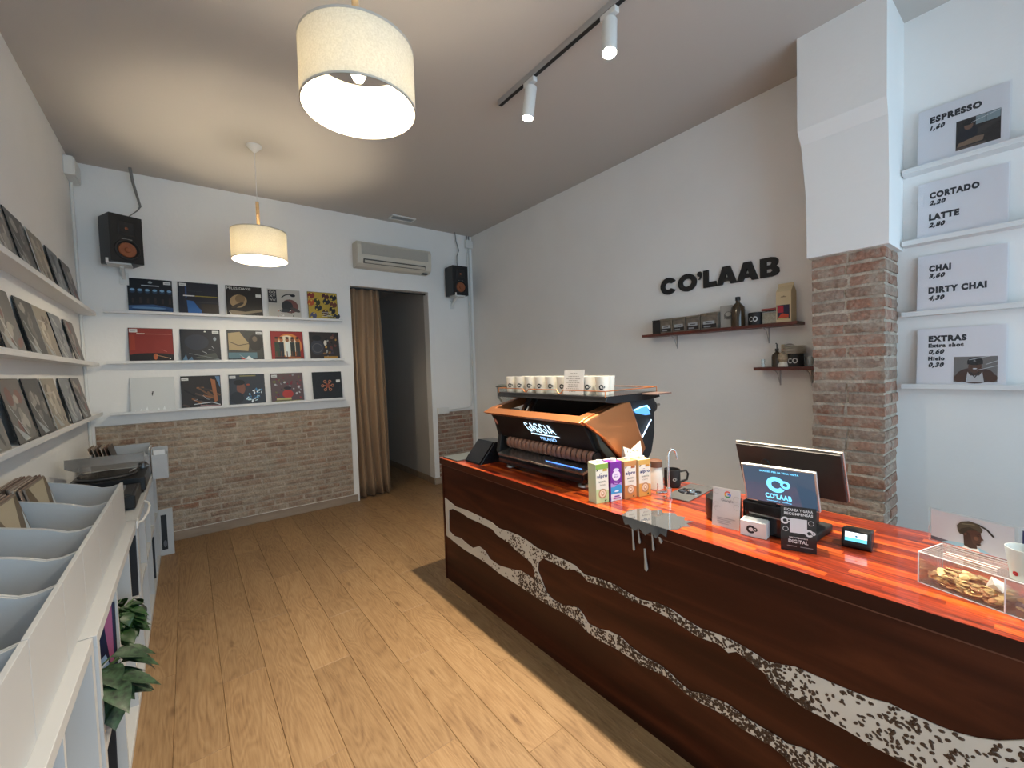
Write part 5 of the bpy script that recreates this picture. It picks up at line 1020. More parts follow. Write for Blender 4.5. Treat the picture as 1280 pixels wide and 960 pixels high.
MB().lathe([(0.001, 0), (0.034, 0), (0.040, 0.01), (0.040, 0.092), (0.036, 0.092), (0.035, 0.012), (0.001, 0.01)], n=28).build('mug_body', t, BLACKM, smooth=True)
MB().tube([(0.030, -0.026, 0.078), (0.055, -0.045, 0.083), (0.063, -0.052, 0.065), (0.058, -0.048, 0.035), (0.030, -0.026, 0.022)], 0.0055, 8).build('handle', t, BLACKM, smooth=True)
a = Art(0); a.logo(flat(sr('9a9a98')), 0, 0, 0.009); vs = []
for v in a.v: an = v[0]/0.0408+math.radians(48); vs.append((-0.0408*math.cos(an), -0.0408*math.sin(an), 0.045+v[1]))
a.v = vs; a.build('logo_print', t)
# water tap and rinsing plate
t = thing('water_tap', 'thin chrome gooseneck water tap standing on the counter', 'tap', (1.794, 1.140, CZ))
MB().lathe([(0.001, 0), (0.020, 0), (0.020, 0.004), (0.014, 0.007), (0.013, 0.05), (0.008, 0.055), (0.001, 0.055)], n=24).build('tap_base', t, CHROME, smooth=True)
MB().tube([(0, 0, 0.05), (0, 0, 0.20)] + [(0.024*(1-math.cos(q))*0.85, -0.024*(1-math.cos(q))*0.35, 0.20+0.034*math.sin(q)) for q in [PI*i/10 for i in range(1, 11)]] + [(0.043, -0.018, 0.185)], 0.0055, 12).build('gooseneck', t, CHROME, smooth=True)
MB().cyl((-0.0, 0.0, 0.030), (-0.055, 0.03, 0.032), 0.007, 12).build('side_valve', t, CHROME, smooth=True); MB().cyl((-0.048, 0.028, 0.032), (-0.048, 0.028, 0.075), 0.0035, 10).build('lever', t, CHROME, smooth=True)
RM = frame_M((1.81, 1.175, CZ), (1, 0.11, 0), (-0.30, 1, 0)); RM = Matrix.Translation((1.948, 1.122, CZ)) @ Matrix.Rotation(math.radians(5), 4, 'Z')
t = thing('pitcher_rinser', 'square grey steel rinsing plate with a dark star grille', 'rinser', M=RM)
MB().box(-0.145, 0.145, -0.062, 0.062, 0, 0.005).build('plate', t, mat('plate_steel', (0.25, 0.25, 0.25), 0.35, 0.7), bevel=0.001)
MB().lathe([(0.001, 0.0), (0.052, 0.0), (0.054, 0.0052), (0.050, 0.0062), (0.001, 0.0062)], n=32).build('basin', t, BLACKG, smooth=True)
for k in range(6):
    MB().box(0.012, 0.048, -0.005, 0.005, 0.0062, 0.0105, Matrix.Rotation(k*PI/3, 4, 'Z')).build('star_arm', t, CHROME)
MB().lathe([(0.001, 0.014), (0.010, 0.013), (0.013, 0.0063), (0.001, 0.0063)], n=20).build('spray_nozzle', t, CHROME, smooth=True)

# ------------------------------------------------------------------ payment end of the counter
t = thing('review_sign', 'white review sign with a coloured G leaning on the counter', 'sign', M=frame_M((1.625, 0.845, CZ+0.0005), (0.07, -1, 0), (0.12, 0, 1)))
MB().box(0, 0.102, 0, 0.150, -0.003, 0).build('acrylic_board', t, flat(sr('c9c8c8'), 0.2))
MB().box(0.004, 0.098, 0, 0.004, -0.045, -0.003).build('stand_foot', t, ACRYL)
a = Art(); gx, gy, gr = 0.056, 0.128, 0.0125
a.ring(sr('d93a2b'), gx, gy, gr, 0.0045, math.radians(40), math.radians(160)); a.ring(sr('e8b42a'), gx, gy, gr, 0.0045, math.radians(160), math.radians(215)); a.ring(sr('3a9a4a'), gx, gy, gr, 0.0045, math.radians(215), math.radians(310)); a.ring(sr('3a6ad0'), gx, gy, gr, 0.0045, math.radians(310), math.radians(360)); a.rect(sr('3a6ad0'), gx, gy-0.0022, gx+gr, gy+0.0022)
a.text(sr('77777a'), 'Google', 0.033, 0.100, 0.010, 0.045, 0.005)
for k in range(5): a.ring(sr('a9a9a9'), (0.014, 0.088, 0.014, 0.09, 0.02)[k], (0.135, 0.115, 0.082, 0.085, 0.07)[k], 0.011, 0.0015, 0.4, 5.6, 14)
for k in range(4): a.rect(sr('9c9ca0'), 0.02, 0.034-0.007*k, 0.088-0.008*k, 0.0365-0.007*k)
a.build('sign_print', t)
t = thing('card_holder', 'small white box of cards with a black ring logo', 'card box', M=frame_M((1.607, 0.728, CZ+0.0005), (0.15, -1, 0), (0, 0, 1)))
MB().box(0, 0.086, 0, 0.056, -0.05, 0).build('box_body', t, PAPER, bevel=0.001)
a = Art(); a.logo(INK, 0.036, 0.027, 0.015); a.build('logo_print', t)
b = MB()
for k in range(5): b.box(0.004, 0.082, 0.05, 0.0585, -0.045+k*0.009, -0.0435+k*0.009)
b.build('cards', t, PAPER)
t = thing('reward_sign', 'black acrylic reward sign standing nearest the camera, with white lettering', 'sign', M=frame_M((1.580, 0.582, CZ+0.0005), (0.36, -1, 0), (0.04, 0, 1)))
MB().box(0, 0.100, 0, 0.150, -0.002, 0).build('black_print_panel', t, flat((0.012, 0.012, 0.014), 0.15))
MB().box(0, 0.100, 0, 0.004, -0.04, -0.002).build('stand_foot', t, ACRYL)
WI = sr('cfcfcf'); a = Art(0.0002)
a.text(WI, 'ESCANEA Y GANA', 0.010, 0.134, 0.0085, 0.080, 0.03); a.text(WI, 'RECOMPENSAS', 0.010, 0.121, 0.0085, 0.080, 0.03); a.logo(WI, 0.012, 0.100, 0.012); a.logo(WI, 0.080, 0.066, 0.012); a.ring(WI, 0.085, 0.100, 0.008, 0.0012); a.ring(WI, 0.014, 0.072, 0.008, 0.0012)
a.rect(WI, 0.026, 0.062, 0.074, 0.110); a.text(WI, 'recompensas', 0.024, 0.044, 0.006, 0.052, 0.01); a.text(WI, 'DIGITAL', 0.022, 0.028, 0.011, 0.055, 0.03); a.rect(sr('8f8f8f'), 0.018, 0.016, 0.045, 0.018); a.rect(sr('8f8f8f'), 0.055, 0.016, 0.09, 0.018)
a.build('sign_print', t)
t = thing('point_of_sale_monitor', 'large till monitor seen from behind, silver edge and dark back', 'monitor', M=frame_M((1.722, 0.796, 0), (0, -1, 0), (-0.40, 0, 0.92)))
hM = 0.178/0.92
MB().box(0, 0.345, 0, 0, 0, 0)
mz = Vector((1.722-1.793, 0, 1.218-1.04)).normalized()
for o_ in [t]: o_.matrix_world = frame_M((1.793, 0.796, 1.040), (0, -1, 0), tuple(mz))
MB().box(0, 0.345, 0, 0.19, -0.012, 0).build('dark_back', t, mat('monitor_back', (0.028, 0.022, 0.020), 0.35), bevel=0.004)
MB().box(-0.003, 0.348, -0.003, 0.195, -0.022, -0.012).build('silver_bezel', t, mat('bezel_silver', (0.55, 0.52, 0.48), 0.3, 0.8), bevel=0.002)
MB().box(0.01, 0.335, 0.01, 0.18, -0.0235, -0.022).build('screen', t, BLACKG)
MB().lathe([(0.001, 0.006), (0.014, 0.005), (0.016, 0)], (0.10, 0.12, 0), n=18).build('rear_disc', t, BLACK, smooth=True)
t2 = thing('till_stand', 'black till stand block under the monitor', 'stand', (1.80, 0.62, CZ))
MB().box(-0.09, 0.09, -0.10, 0.10, 0, 0.025).build('stand_base', t2, BLACKM, bevel=0.005)
MB().prism([(-0.05, 0.025), (0.05, 0.025), (0.030, 0.22), (-0.01, 0.22)], 'y', -0.07, 0.07).build('stand_column', t2, BLACK, bevel=0.006)
t = thing('customer_display', 'tilted silver framed customer display showing a blue logo', 'display', (0, 0, 0))
dz = Vector((1.628-1.672, 0, 1.17-1.035)).normalized(); dzl = (Vector((1.628-1.672, 0, 1.17-1.035))).length
t.matrix_world = frame_M((1.672, 0.734, 1.018), (0.02, -1, 0.015), (1.632-1.672, -0.0, 0.150)); DW, DH = 0.238, 0.150
MB().box(0, DW, 0, DH, -0.012, 0).build('silver_frame', t, mat('display_silver', (0.62, 0.62, 0.60), 0.3, 0.7), bevel=0.003)
MB().box(0.006, DW-0.006, 0.006, DH-0.006, 0, 0.001).build('screen', t, mat('display_screen', (0.02, 0.035, 0.055), 0.08, emit=(0.03, 0.05, 0.08), es=0.8))
BLU = emis('display_blue', (0.12, 0.50, 0.78), 0.9); a = Art(0.0012)
a.text(BLU, 'GRACIES PER LA TEVA VISITA', 0.062, 0.128, 0.006, 0.125, 0.02); a.logo(BLU, 0.112, 0.082, 0.031); a.text(BLU, "CO'LAAB", 0.072, 0.026, 0.018, 0.085, 0.04); a.text(BLU, 'specialty coffee', 0.075, 0.014, 0.0045, 0.08, 0.01)
a.build('screen_print', t)
t3 = thing('receipt_printer', 'black receipt printer carrying the customer display', 'printer', (1.72, 0.66, CZ))
MB().box(-0.055, 0.0, -0.085, 0.085, 0, 0.115).build('printer_body', t3, BLACKG, bevel=0.006); MB().box(-0.058, -0.055, -0.06, 0.06, 0.07, 0.075).build('paper_slot', t3, GREY)
MB().prism([(-0.05, 0.115), (-0.01, 0.115), (-0.03, 0.16), (-0.045, 0.16)], 'y', -0.03, 0.03).build('display_neck', t3, BLACK)
t = thing('round_speaker', 'low black round device behind the white review sign', 'device', (1.72, 0.845, CZ))
MB().lathe([(0.001, 0.105), (0.05, 0.104), (0.066, 0.09), (0.068, 0.02), (0.06, 0), (0.001, 0)], n=32).build('round_body', t, BLACK, smooth=True)
t = thing('card_reader', 'small black card reader with a lit blue and white screen', 'card reader', M=Matrix.Translation((1.800, 0.425, CZ)) @ Matrix.Rotation(math.radians(8), 4, 'Z'))
MB().prism([(-0.045, 0), (0.055, 0), (0.058, 0.045), (-0.030, 0.062), (-0.048, 0.015)], 'y', -0.040, 0.040).build('reader_body', t, BLACK, bevel=0.006)
a = Art(0.0022); a.rect(emis('reader_white', (0.75, 0.88, 0.95), 0.8), 0.006, 0.0155, 0.064, 0.040); a.rect(emis('reader_blue', (0.10, 0.42, 0.62), 0.8), 0.006, 0.0105, 0.064, 0.022); a.ell(sr('2a7fb0'), 0.036, 0.028, 0.004, 0.003)
o = a.build('lit_screen', t); o.matrix_local = frame_M((-0.048, 0.036, 0.015), (0, -1, 0), (0.018, 0, 0.047))

# tip boxes: acrylic, two compartments, coins inside, photo prints behind
tx, ty0, ty1, dd_, hh = 1.625, 0.246, -0.34, 0.125, 0.085
TM = frame_M((tx, ty0, CZ+0.0008), (-0.28, -1, 0), (0, 0, 1))
t = thing('tip_box', 'clear acrylic tip box of coins with photo cards standing at its back', 'tip box', M=TM)
W1 = 0.170; b = MB(); th_ = 0.003; WW = 0.36
b.box(0, WW, 0, th_, -dd_, 0); b.build('box_floor', t, ACRYL)
MB().box(0, WW, th_, hh, -th_, 0).build('front_pane', t, ACRYL); MB().box(0, WW, th_, hh, -dd_, -dd_+th_).build('rear_pane', t, ACRYL)
for x_ in (0, W1, WW-th_): MB().box(x_, x_+th_, th_, hh, -dd_+th_, -th_).build('side_pane', t, ACRYL)
b = MB()
b.box(0, WW, hh, hh+th_, -0.045, 0).box(0, WW, hh, hh+th_, -dd_, -0.062)
for x0, x1 in ((0, 0.03), (0.14, 0.205), (0.32, WW)): b.box(x0, x1, hh, hh+th_, -0.062, -0.045)
b.build('slotted_lid', t, ACRYL)
e = 0.0018
for (p, q) in (((0, 0, 0), (WW, 0, 0)), ((0, hh+th_, 0), (WW, hh+th_, 0)), ((0, 0, 0), (0, hh+th_, 0)), ((0, hh+th_, 0), (0, hh+th_, -dd_)), ((0, hh+th_, -dd_), (WW, hh+th_, -dd_)), ((W1, 0, 0.0006), (W1, hh+th_, 0.0006)), ((0, 0, -dd_), (0, hh, -dd_)), ((0.035, hh+th_, -0.046), (0.14, hh+th_, -0.046)), ((0.035, hh+th_, -0.061), (0.14, hh+th_, -0.061))):
    MB().cyl(p, q, e*0.8, 6).build('polished_edge', t, ACRYE)
BRASS = mat('brass_coin', (0.72, 0.55, 0.27), 0.42, 0.6); COPC = mat('copper_coin', (0.55, 0.32, 0.17), 0.42, 0.6)
cm = []
for m_ in (BRASS, COPC, BRASS): 
    o = MB().lathe([(0.001, -0.0009), (0.0105, -0.0009), (0.0110, 0), (0.0105, 0.0009), (0.001, 0.0009)], n=10).build('coin', t, m_); cm.append(o.data); bpy.data.objects.remove(o)
rb = random.Random(17)
c_proto = None
for (xa, xb, nn) in ((0.014, W1-0.012, 170), (W1+0.016, WW-0.014, 110)):
    for k in range(nn):
        u = rb.random(); hmax = 0.030*(1-0.45*abs(u-0.35)) ; z = th_+0.002+rb.random()*hmax
        o = bpy.data.objects.new('coin', cm[k % 3]); COL.objects.link(o)
        o.matrix_world = TM @ Matrix.Translation((xa+(xb-xa)*u, z, -0.014-rb.random()*(dd_-0.028))) @ Matrix.Rotation(PI/2+rb.uniform(-0.5, 0.5), 4, 'X') @ Matrix.Rotation(rb.uniform(-0.45, 0.45), 4, 'Y')
        tag(o, 'coin in the heap %s of the acrylic tip box' % ('in the left compartment' if xa < 0.1 else 'in the right compartment'), 'coin', 'coins in the left compartment' if xa < 0.1 else 'coins in the right compartment')
def portrait(a, w_, h_):
    a.rect(sr('b9b9c4'), 0, 0, w_, h_); a.poly(sr('5a5a66'), [(0, 0), (w_*0.3, 0), (w_*0.27, h_*0.09), (0, h_*0.12)])
    a.poly(sr('8fb4cc'), [(w_*0.14, 0), (w_*0.24, h_*0.10), (w_*0.42, h_*0.14), (w_*0.62, h_*0.12), (w_*0.72, h_*0.05), (w_*0.76, 0)]); a.poly(sr('e4e6ea'), [(w_*0.40, 0), (w_*0.44, h_*0.10), (w_*0.60, h_*0.10), (w_*0.62, 0)])
    a.poly(sr('3a231c'), [(w_*0.43, h_*0.09), (w_*0.42, h_*0.42), (w_*0.56, h_*0.34), (w_*0.58, h_*0.20), (w_*0.59, h_*0.08), (w_*0.50, h_*0.04)])
    a.poly(sr('4e3128'), [(w_*0.42, h_*0.66), (w_*0.41, h_*0.44), (w_*0.46, h_*0.30), (w_*0.54, h_*0.20), (w_*0.60, h_*0.18), (w_*0.635, h_*0.22), (w_*0.625, h_*0.29), (w_*0.64, h_*0.33), (w_*0.635, h_*0.37), (w_*0.665, h_*0.40), (w_*0.635, h_*0.50), (w_*0.63, h_*0.60), (w_*0.60, h_*0.72), (w_*0.5, h_*0.76)])
    a.poly(sr('3b241d'), [(w_*0.42, h_*0.60), (w_*0.41, h_*0.44), (w_*0.46, h_*0.30), (w_*0.54, h_*0.20), (w_*0.52, h_*0.34), (w_*0.50, h_*0.50)]); a.ell(sr('5a3a2e'), w_*0.445, h_*0.47, w_*0.018, h_*0.05); a.ell(sr('6e4a3a'), w_*0.575, h_*0.40, w_*0.03, h_*0.06)
    a.line(sr('1d110e'), [(w_*0.565, h_*0.535), (w_*0.625, h_*0.55)], 0.0012); a.ell(sr('1d110e'), w_*0.60, h_*0.495, w_*0.016, h_*0.010); a.line(sr('2a1512'), [(w_*0.595, h_*0.30), (w_*0.635, h_*0.305)], 0.0014); a.ell(sr('231411'), w_*0.60, h_*0.235, w_*0.025, h_*0.018)
    a.poly(sr('4a4236'), [(w_*0.355, h_*0.50), (w_*0.34, h_*0.68), (w_*0.39, h_*0.82), (w_*0.49, h_*0.90), (w_*0.59, h_*0.87), (w_*0.655, h_*0.72), (w_*0.64, h_*0.61), (w_*0.55, h_*0.66), (w_*0.46, h_*0.58), (w_*0.42, h_*0.44), (w_*0.38, h_*0.42)]); a.poly(sr('332c23'), [(w_*0.36, h_*0.50), (w_*0.42, h_*0.44), (w_*0.48, h_*0.60), (w_*0.60, h_*0.66), (w_*0.50, h_*0.72), (w_*0.40, h_*0.62)])
    a.line(sr('2c261f'), [(w_*0.60, h_*0.85), (w_*0.70, h_*0.76), (w_*0.78, h_*0.58)], 0.0045); a.line(sr('77705c'), [(w_*0.40, h_*0.76), (w_*0.56, h_*0.82)], 0.002)
PH = 0.100
MB().box(-0.032, 0.150, hh+th_, hh+th_+PH, -dd_-0.002, -dd_+0.001).build('photo_holder', t, ACRYL)
a = Art(0.0); portrait(a, 0.170, PH-0.010); o = a.build('photo_print', t, label='photo of a person in a knotted headscarf and pale blue top'); o.matrix_local = Matrix.Translation((-0.026, hh+th_+0.005, -dd_+0.0015))
MB().box(0.154, WW+0.004, hh+th_, hh+th_+PH, -dd_-0.002, -dd_+0.001).build('photo_holder', t, ACRYL)
a = Art(0.0); a.rect(sr('27305a'), 0.158, 0.0, WW, PH-0.012); a.rect(sr('8a8aa0'), 0.158, 0, WW, 0.03); a.ell(sr('15151a'), 0.24, 0.025, 0.03, 0.022); o = a.build('photo_print', t, label='dark blue photo'); o.matrix_local = Matrix.Translation((0, hh+th_+0.006, -dd_+0.0015))
t = thing('paper_note', 'crumpled paper note inside the acrylic tip box on the coins', 'note', M=TM @ Matrix.Translation((0.118, 0.033, -0.05)))
MB().add([(0, 0, 0), (0.035, 0, 0.01), (0.04, 0.012, -0.02), (0.008, 0.028, -0.006), (0.02, 0.016, 0.012)], [(0, 1, 4), (0, 4, 3), (1, 2, 4), (4, 2, 3)]).build('note_paper', t, PAPER)
t = thing('plastic_cup', 'translucent plastic cup with red marks standing on the tip box lid', 'cup', M=TM @ Matrix.Translation((0.195, hh+th_+0.0004, -0.030)) @ Matrix.Rotation(-PI/2, 4, 'X'))
CUPT = thin('frosted_cup', (0.92, 0.95, 0.94), 0.2, 0.2, (0.78, 0.82, 0.80), haze=0.38)
MB().lathe([(0.001, 0), (0.026, 0), (0.035, 0.07), (0.036, 0.078), (0.034, 0.078), (0.024, 0.003), (0.001, 0.003)], n=28, closed=True).build('cup_wall', t, CUPT, smooth=True)
for k in range(6):
    an = k*PI/3+0.2; MB().lathe([(0.001, 0.001), (0.005, 0.0004), (0.006, 0)], M=Matrix.Rotation(an, 4, 'Z') @ Matrix.Translation((0.0285, 0, 0.018)) @ Matrix.Rotation(PI/2, 4, 'Y'), n=10).build('red_mark', t, flat(sr('a5242a')))

# ------------------------------------------------------------------ left side: shelf units
UT, UX0, UX1 = 0.79, XL+0.01, -0.25
def unit(y0, y1, nb, lab, bay_shelf=0.40, xf=UX1):
    t = thing('shelf_unit', lab, 'shelf unit', (0, y0, 0), 0, 'white shelf units along the left wall'); L = y1-y0
    Bx('top_board', UX0, xf, 0, L, UT-0.035, UT, WHITE, t, bevel=0.0015); Bx('bottom_board', UX0, xf, 0, L, 0.0, 0.035, WHITE, t, bevel=0.0015)
    for s_ in range(nb+1):
        w_ = 0.035 if s_ in (0, nb) else 0.018; yc = 0 if s_ == 0 else (L-w_ if s_ == nb else L*s_/nb-w_/2)
        Bx('side_panel' if s_ in (0, nb) else 'divider', UX0, xf, yc, yc+w_, 0.035, UT-0.035, WHITE, t)
    ys = [0.035] + [L*k/nb for k in range(1, nb)] + [L-0.035]
    for k in range(nb):
        Bx('shelf', UX0, xf-0.004, (ys[k] + (0.009 if k else 0)), (ys[k+1]-(0.009 if k < nb-1 else 0)), bay_shelf-0.009, bay_shelf+0.009, WHITE, t)
    Bx('back_panel', UX0, UX0+0.004, 0.035, L-0.035, 0.035, UT-0.035, WHITE, t)
    return t
unit(0.20, 1.745, 4, 'nearest white shelf unit, directly below the camera side record bins', xf=UX1-0.008); unit(1.75, 3.05, 3, 'middle white shelf unit holding the plants'); unit(3.06, 4.74, 4, 'farthest white shelf unit carrying the black turntable')
# record bins on top: one box per compartment, with curved side dividers
def bins(ys, xf=-0.29, xb=-0.655, z0=UT+0.0006):
    for k in range(len(ys)-1):
        ya, yb = ys[k+1], ys[k]
        lab = 'white record bin on the shelf units, %s from the far end' % ordn[k]
        t = thing('record_bin', lab, 'bin', (0, ya, z0), 0, 'white record bins')
        L = yb-ya-0.003; Bx('front_panel', xf-0.012, xf, 0, L, 0, 0.222, WHITE, t, bevel=0.001); Bx('bin_floor', xb, xf-0.012, 0, L, 0, 0.008, WHITE, t); Bx('rear_panel', xb, xb+0.008, 0, L, 0.008, 0.30, WHITE, t)
        pr = [(xf-0.012, 0.008), (xf-0.012, 0.218)]
        for i in range(1, 11):
            u = i/10; pr.append((xf-0.012+(xb+0.008-xf+0.012)*u, 0.218-0.012*math.sin(min(1, u*3)*PI)+0.10*max(0, u-0.15)**1.1))
        pr.append((xb+0.008, 0.008))
        for y_ in (0.0, L-0.009): MB().prism(pr, 'y', y_, y_+0.009).build('side_wall', t, WHITE)
        if k == 0: pass
BY = [3.0, 2.59, 2.21, 1.905, 1.63, 1.32, 0.98, 0.64, 0.30]
bins(BY)
SPN = ['8d7d6e', 'a8978a', '6a574b', 'b3a598', '7d6356', '54483f', '9c8474', '84756a']
def bin_rec(ya, yb, n, x0, x1, where, seed):
    r = random.Random(seed)
    for k in range(n):
        x = x0+(x1-x0)*k/max(1, n-1); lean = math.radians(12+12*k/n); y = ya+0.012+r.uniform(0, max(0.001, yb-ya-0.024-S))
        M = frame_M((x, y, UT+0.0095+r.uniform(0, 0.003)), (0, 1, 0), (-math.sin(lean)*0.6, 0, math.cos(lean*0.6)))
        t = thing('record_sleeve', 'record standing in the %s' % where, 'record', group='records in the %s' % where, M=M)
        MB().box(0, min(S, yb-ya-0.028), 0, S, -0.0045, 0).build('sleeve', t, flat(sr(SPN[(k+seed) % 8]), 0.5))
        if k == n-1:
            a = Art(); s = min(S, yb-ya-0.03); a.rect(sr('6b5a44'), 0.004, 0.004, s-0.004, S-0.004); a.poly(sr('b5a78c'), [(0.05, 0.31), (0.12, 0.2), (0.2, 0.16), (0.28, 0.31)]); a.poly(sr('8a6b42'), [(0.02, 0.05), (0.15, 0.2), (0.25, 0.05)]); a.poly(sr('c5cccf'), [(s*0.6, 0.01), (s-0.01, 0.01), (s-0.01, 0.25)]); a.build('cover_print', t)
bin_rec(2.59, 3.0, 16, -0.600, -0.480, 'far end record bin', 1)
bin_rec(2.21, 2.59, 15, -0.600, -0.490, 'second record bin from the far end', 2)
bin_rec(1.905, 2.21, 10, -0.600, -0.540, 'third record bin from the far end', 3)

# records displayed in the bays
def bay_sleeve(x0, y, z, fn, lab, wd=0.31):
    t = thing('record_sleeve', lab, 'record', group='records in the shelf bays', M=frame_M((x0, y, z), (1, 0, 0), (0, math.sin(0.12), math.cos(0.12))))
    MB().box(0, wd, 0, 0.31, -0.004, 0).build('sleeve', t, flat((0.02, 0.02, 0.03), 0.3)); a = Art(); fn(a, wd); a.build('cover_print', t)
def pk(a, s): bgd(a, s, '1c2140'); a.poly(sr('a0587e'), [(0.88*s, 0.97*s), (0.97*s, 0.97*s), (0.97*s, 0.2*s), (0.94*s, 0.3*s), (0.91*s, 0.6*s)]); a.poly(sr('8fb0d8'), [(0.78*s, 0.3*s), (0.9*s, 0.42*s), (0.95*s, 0.2*s), (0.84*s, 0.1*s)]); a.line(sr('e0e6ee'), [(0.8*s, 0.2*s), (0.92*s, 0.35*s)], 0.004)
def dk(a, s): bgd(a, s, '121216'); a.ell(sr('3a3a40'), 0.8*s, 0.7*s, 0.08*s, 0.12*s); a.ell(sr('6a6a72'), 0.82*s, 0.3*s, 0.05*s, 0.1*s); a.ell(sr('4a3a38'), 0.86*s, 0.5*s, 0.05*s, 0.07*s)
bay_sleeve(-0.565, 2.125, 0.411, pk, 'dark blue and pink record leaning in the upper bay above the striped plant')
bay_sleeve(-0.565, 3.00-0.035, 0.411, dk, 'black record leaning in the upper bay beyond the leafy plant')
bay_sleeve(-0.585, 2.125, 0.036, dk, 'dark record leaning in the lower bay below the striped plant')
bay_sleeve(-0.565, 4.18, 0.036, dk, 'black record in the lower bay of the farthest unit')
for k in range(3):
    t = thing('document_folder', 'white cardboard folder standing in the farthest shelf unit', 'folder', (-0.57, 3.52+0.1*k, 0.4095 if k else 0.0355), 0, 'white folders')
    Bx('folder_body', 0, 0.30, 0, 0.075, 0, 0.31, WHITE, t, bevel=0.002)

# ------------------------------------------------------------------ plants
LEAF1 = mat('green_leaf', (0.016, 0.050, 0.012), 0.4, noise=0.35, nscale=25); LEAF2 = mat('striped_leaf', (0.022, 0.048, 0.022), 0.45, noise=0.7, nscale=70); STEM = mat('green_stem', (0.10, 0.17, 0.06), 0.5)
def leaf(base, d, up, L, W_, mtl, parent, curl=0.35):
    d = Vector(d).normalized(); up = Vector(up); sd_ = d.cross(up).normalized(); up = sd_.cross(d).normalized(); vs = []; n_ = 8
    prf = [0.05, 0.55, 0.85, 1.0, 0.95, 0.78, 0.52, 0.25, 0.0]
    for i in range(n_+1):
        u = i/n_; c_ = Vector(base)+d*(L*u) - up*(curl*L*u*u); wv = W_/2*prf[i]
        vs += [c_-sd_*wv+up*wv*0.30, c_, c_+sd_*wv+up*wv*0.30]
    fs = []
    for i in range(n_):
        q = 3*i; fs += [(q, q+1, q+4, q+3), (q+1, q+2, q+5, q+4)]
    b = MB(); b.add(vs, fs); return b.build('leaf', parent, mtl, smooth=True)
def plant(loc, lab, mtl, potm, n, seed, L, Wf, spread, h, bias, potr=0.062, poth=0.10, xmax=0.1, droop=0.0):
    t = thing('potted_plant', lab, 'plant', loc)
    pt = MB().lathe([(0.001, 0), (potr*0.72, 0), (potr*0.95, poth*0.85), (potr, poth*0.85), (potr, poth), (potr*0.9, poth), (potr*0.85, poth*0.9), (0.001, poth*0.88)], n=24).build('pot', t, potm, smooth=True)
    MB().lathe([(0.001, poth*0.90), (potr*0.84, poth*0.885)], n=20).build('soil', pt, mat('soil', (0.03, 0.02, 0.013), 0.95))
    r = random.Random(seed)
    for k in range(n):
        an = r.uniform(-1.3, 1.3)+bias if r.random() < 0.8 else r.uniform(0, 2*PI); rr = r.uniform(0.25, 1)*spread; zz = poth*0.9+h*r.uniform(0.15, 1)*(1-0.35*rr/spread)
        tip = Vector((rr*math.cos(an), rr*math.sin(an), zz)); tip.x = min(max(tip.x, -0.12), xmax); zz -= 0.0
        MB().tube([(0.01*math.cos(an), 0.01*math.sin(an), poth*0.85), (tip.x*0.4, tip.y*0.4, poth+ (zz-poth)*0.75), tuple(tip)], 0.0025, 5).build('stem', t, STEM)
        d = Vector((math.cos(an+r.uniform(-0.5, 0.5)), math.sin(an+r.uniform(-0.5, 0.5)), r.uniform(-0.6, 0.35)-droop))
        leaf(tip, d, (0, 0, 1), L*r.uniform(0.75, 1.15), L*Wf*r.uniform(0.85, 1.1), mtl, t, r.uniform(0.1, 0.5))
TERRA = mat('terracotta', (0.42, 0.16, 0.07), 0.8)
plant((-0.305, 1.94, 0.4095), 'plant with striped silvery leaves in a terracotta pot', LEAF2, TERRA, 20, 4, 0.12, 0.58, 0.13, 0.15, 0.0, 0.055, 0.095, 0.075, 0.3)
plant((-0.310, 2.40, 0.4095), 'bushy dark green leafy plant in a white pot', LEAF1, WHITE, 70, 9, 0.060, 0.85, 0.14, 0.14, 0.0, 0.06, 0.09, 0.085, 0.4)

# ------------------------------------------------------------------ turntable and mixer on the farthest unit
t = thing('dj_mixer', 'black mixer with rows of knobs in front of the turntable', 'mixer', (-0.445, 3.47, UT))
Bx('mixer_body', -0.17, 0.175, -0.18, 0.20, 0.008, 0.085, BLACK, t, bevel=0.006)
for sx in (-0.14, 0.13):
    for sy in (-0.12, 0.12): MB().cyl((sx, sy, 0), (sx, sy, 0.008), 0.015, 12).build('foot', t, BLACKM)
Bx('face_plate', -0.16, 0.155, -0.14, 0.14, 0.085, 0.088, mat('plate_dark', (0.04, 0.04, 0.045), 0.35, 0.4), t)
for i in range(4):
    for j in range(4): MB().cyl((-0.12+0.075*i, -0.04+0.045*j, 0.088), (-0.12+0.075*i, -0.04+0.045*j, 0.102), 0.010, 12, 0.007).build('knob', t, GREY)
for i in range(4): MB().box(-0.128+0.075*i, -0.112+0.075*i, -0.11+0.01*i, -0.10+0.01*i, 0.088, 0.100).build('fader', t, STEEL)
tt = thing('turntable', 'black turntable with a dusty clear lid half open', 'turntable', (-0.435, 3.93, UT))
Bx('plinth', -0.19, 0.185, -0.20, 0.24, 0.02, 0.11, BLACK, tt, bevel=0.006)
for sx in (-0.15, 0.15):
    for sy in (-0.16, 0.2): MB().cyl((sx, sy, 0), (sx, sy, 0.02), 0.022, 14).build('foot', tt, BLACKM)
MB().lathe([(0.001, 0.125), (0.150, 0.125), (0.155, 0.118), (0.150, 0.111), (0.001, 0.111)], (-0.02, 0.0, 0), n=40).build('platter', tt, mat('platter_grey', (0.15, 0.15, 0.15), 0.3, 0.7), smooth=True)
MB().lathe([(0.001, 0.1278), (0.146, 0.1278), (0.146, 0.1252)], (-0.02, 0.0, 0), n=40).build('vinyl_record', tt, BLACKG)
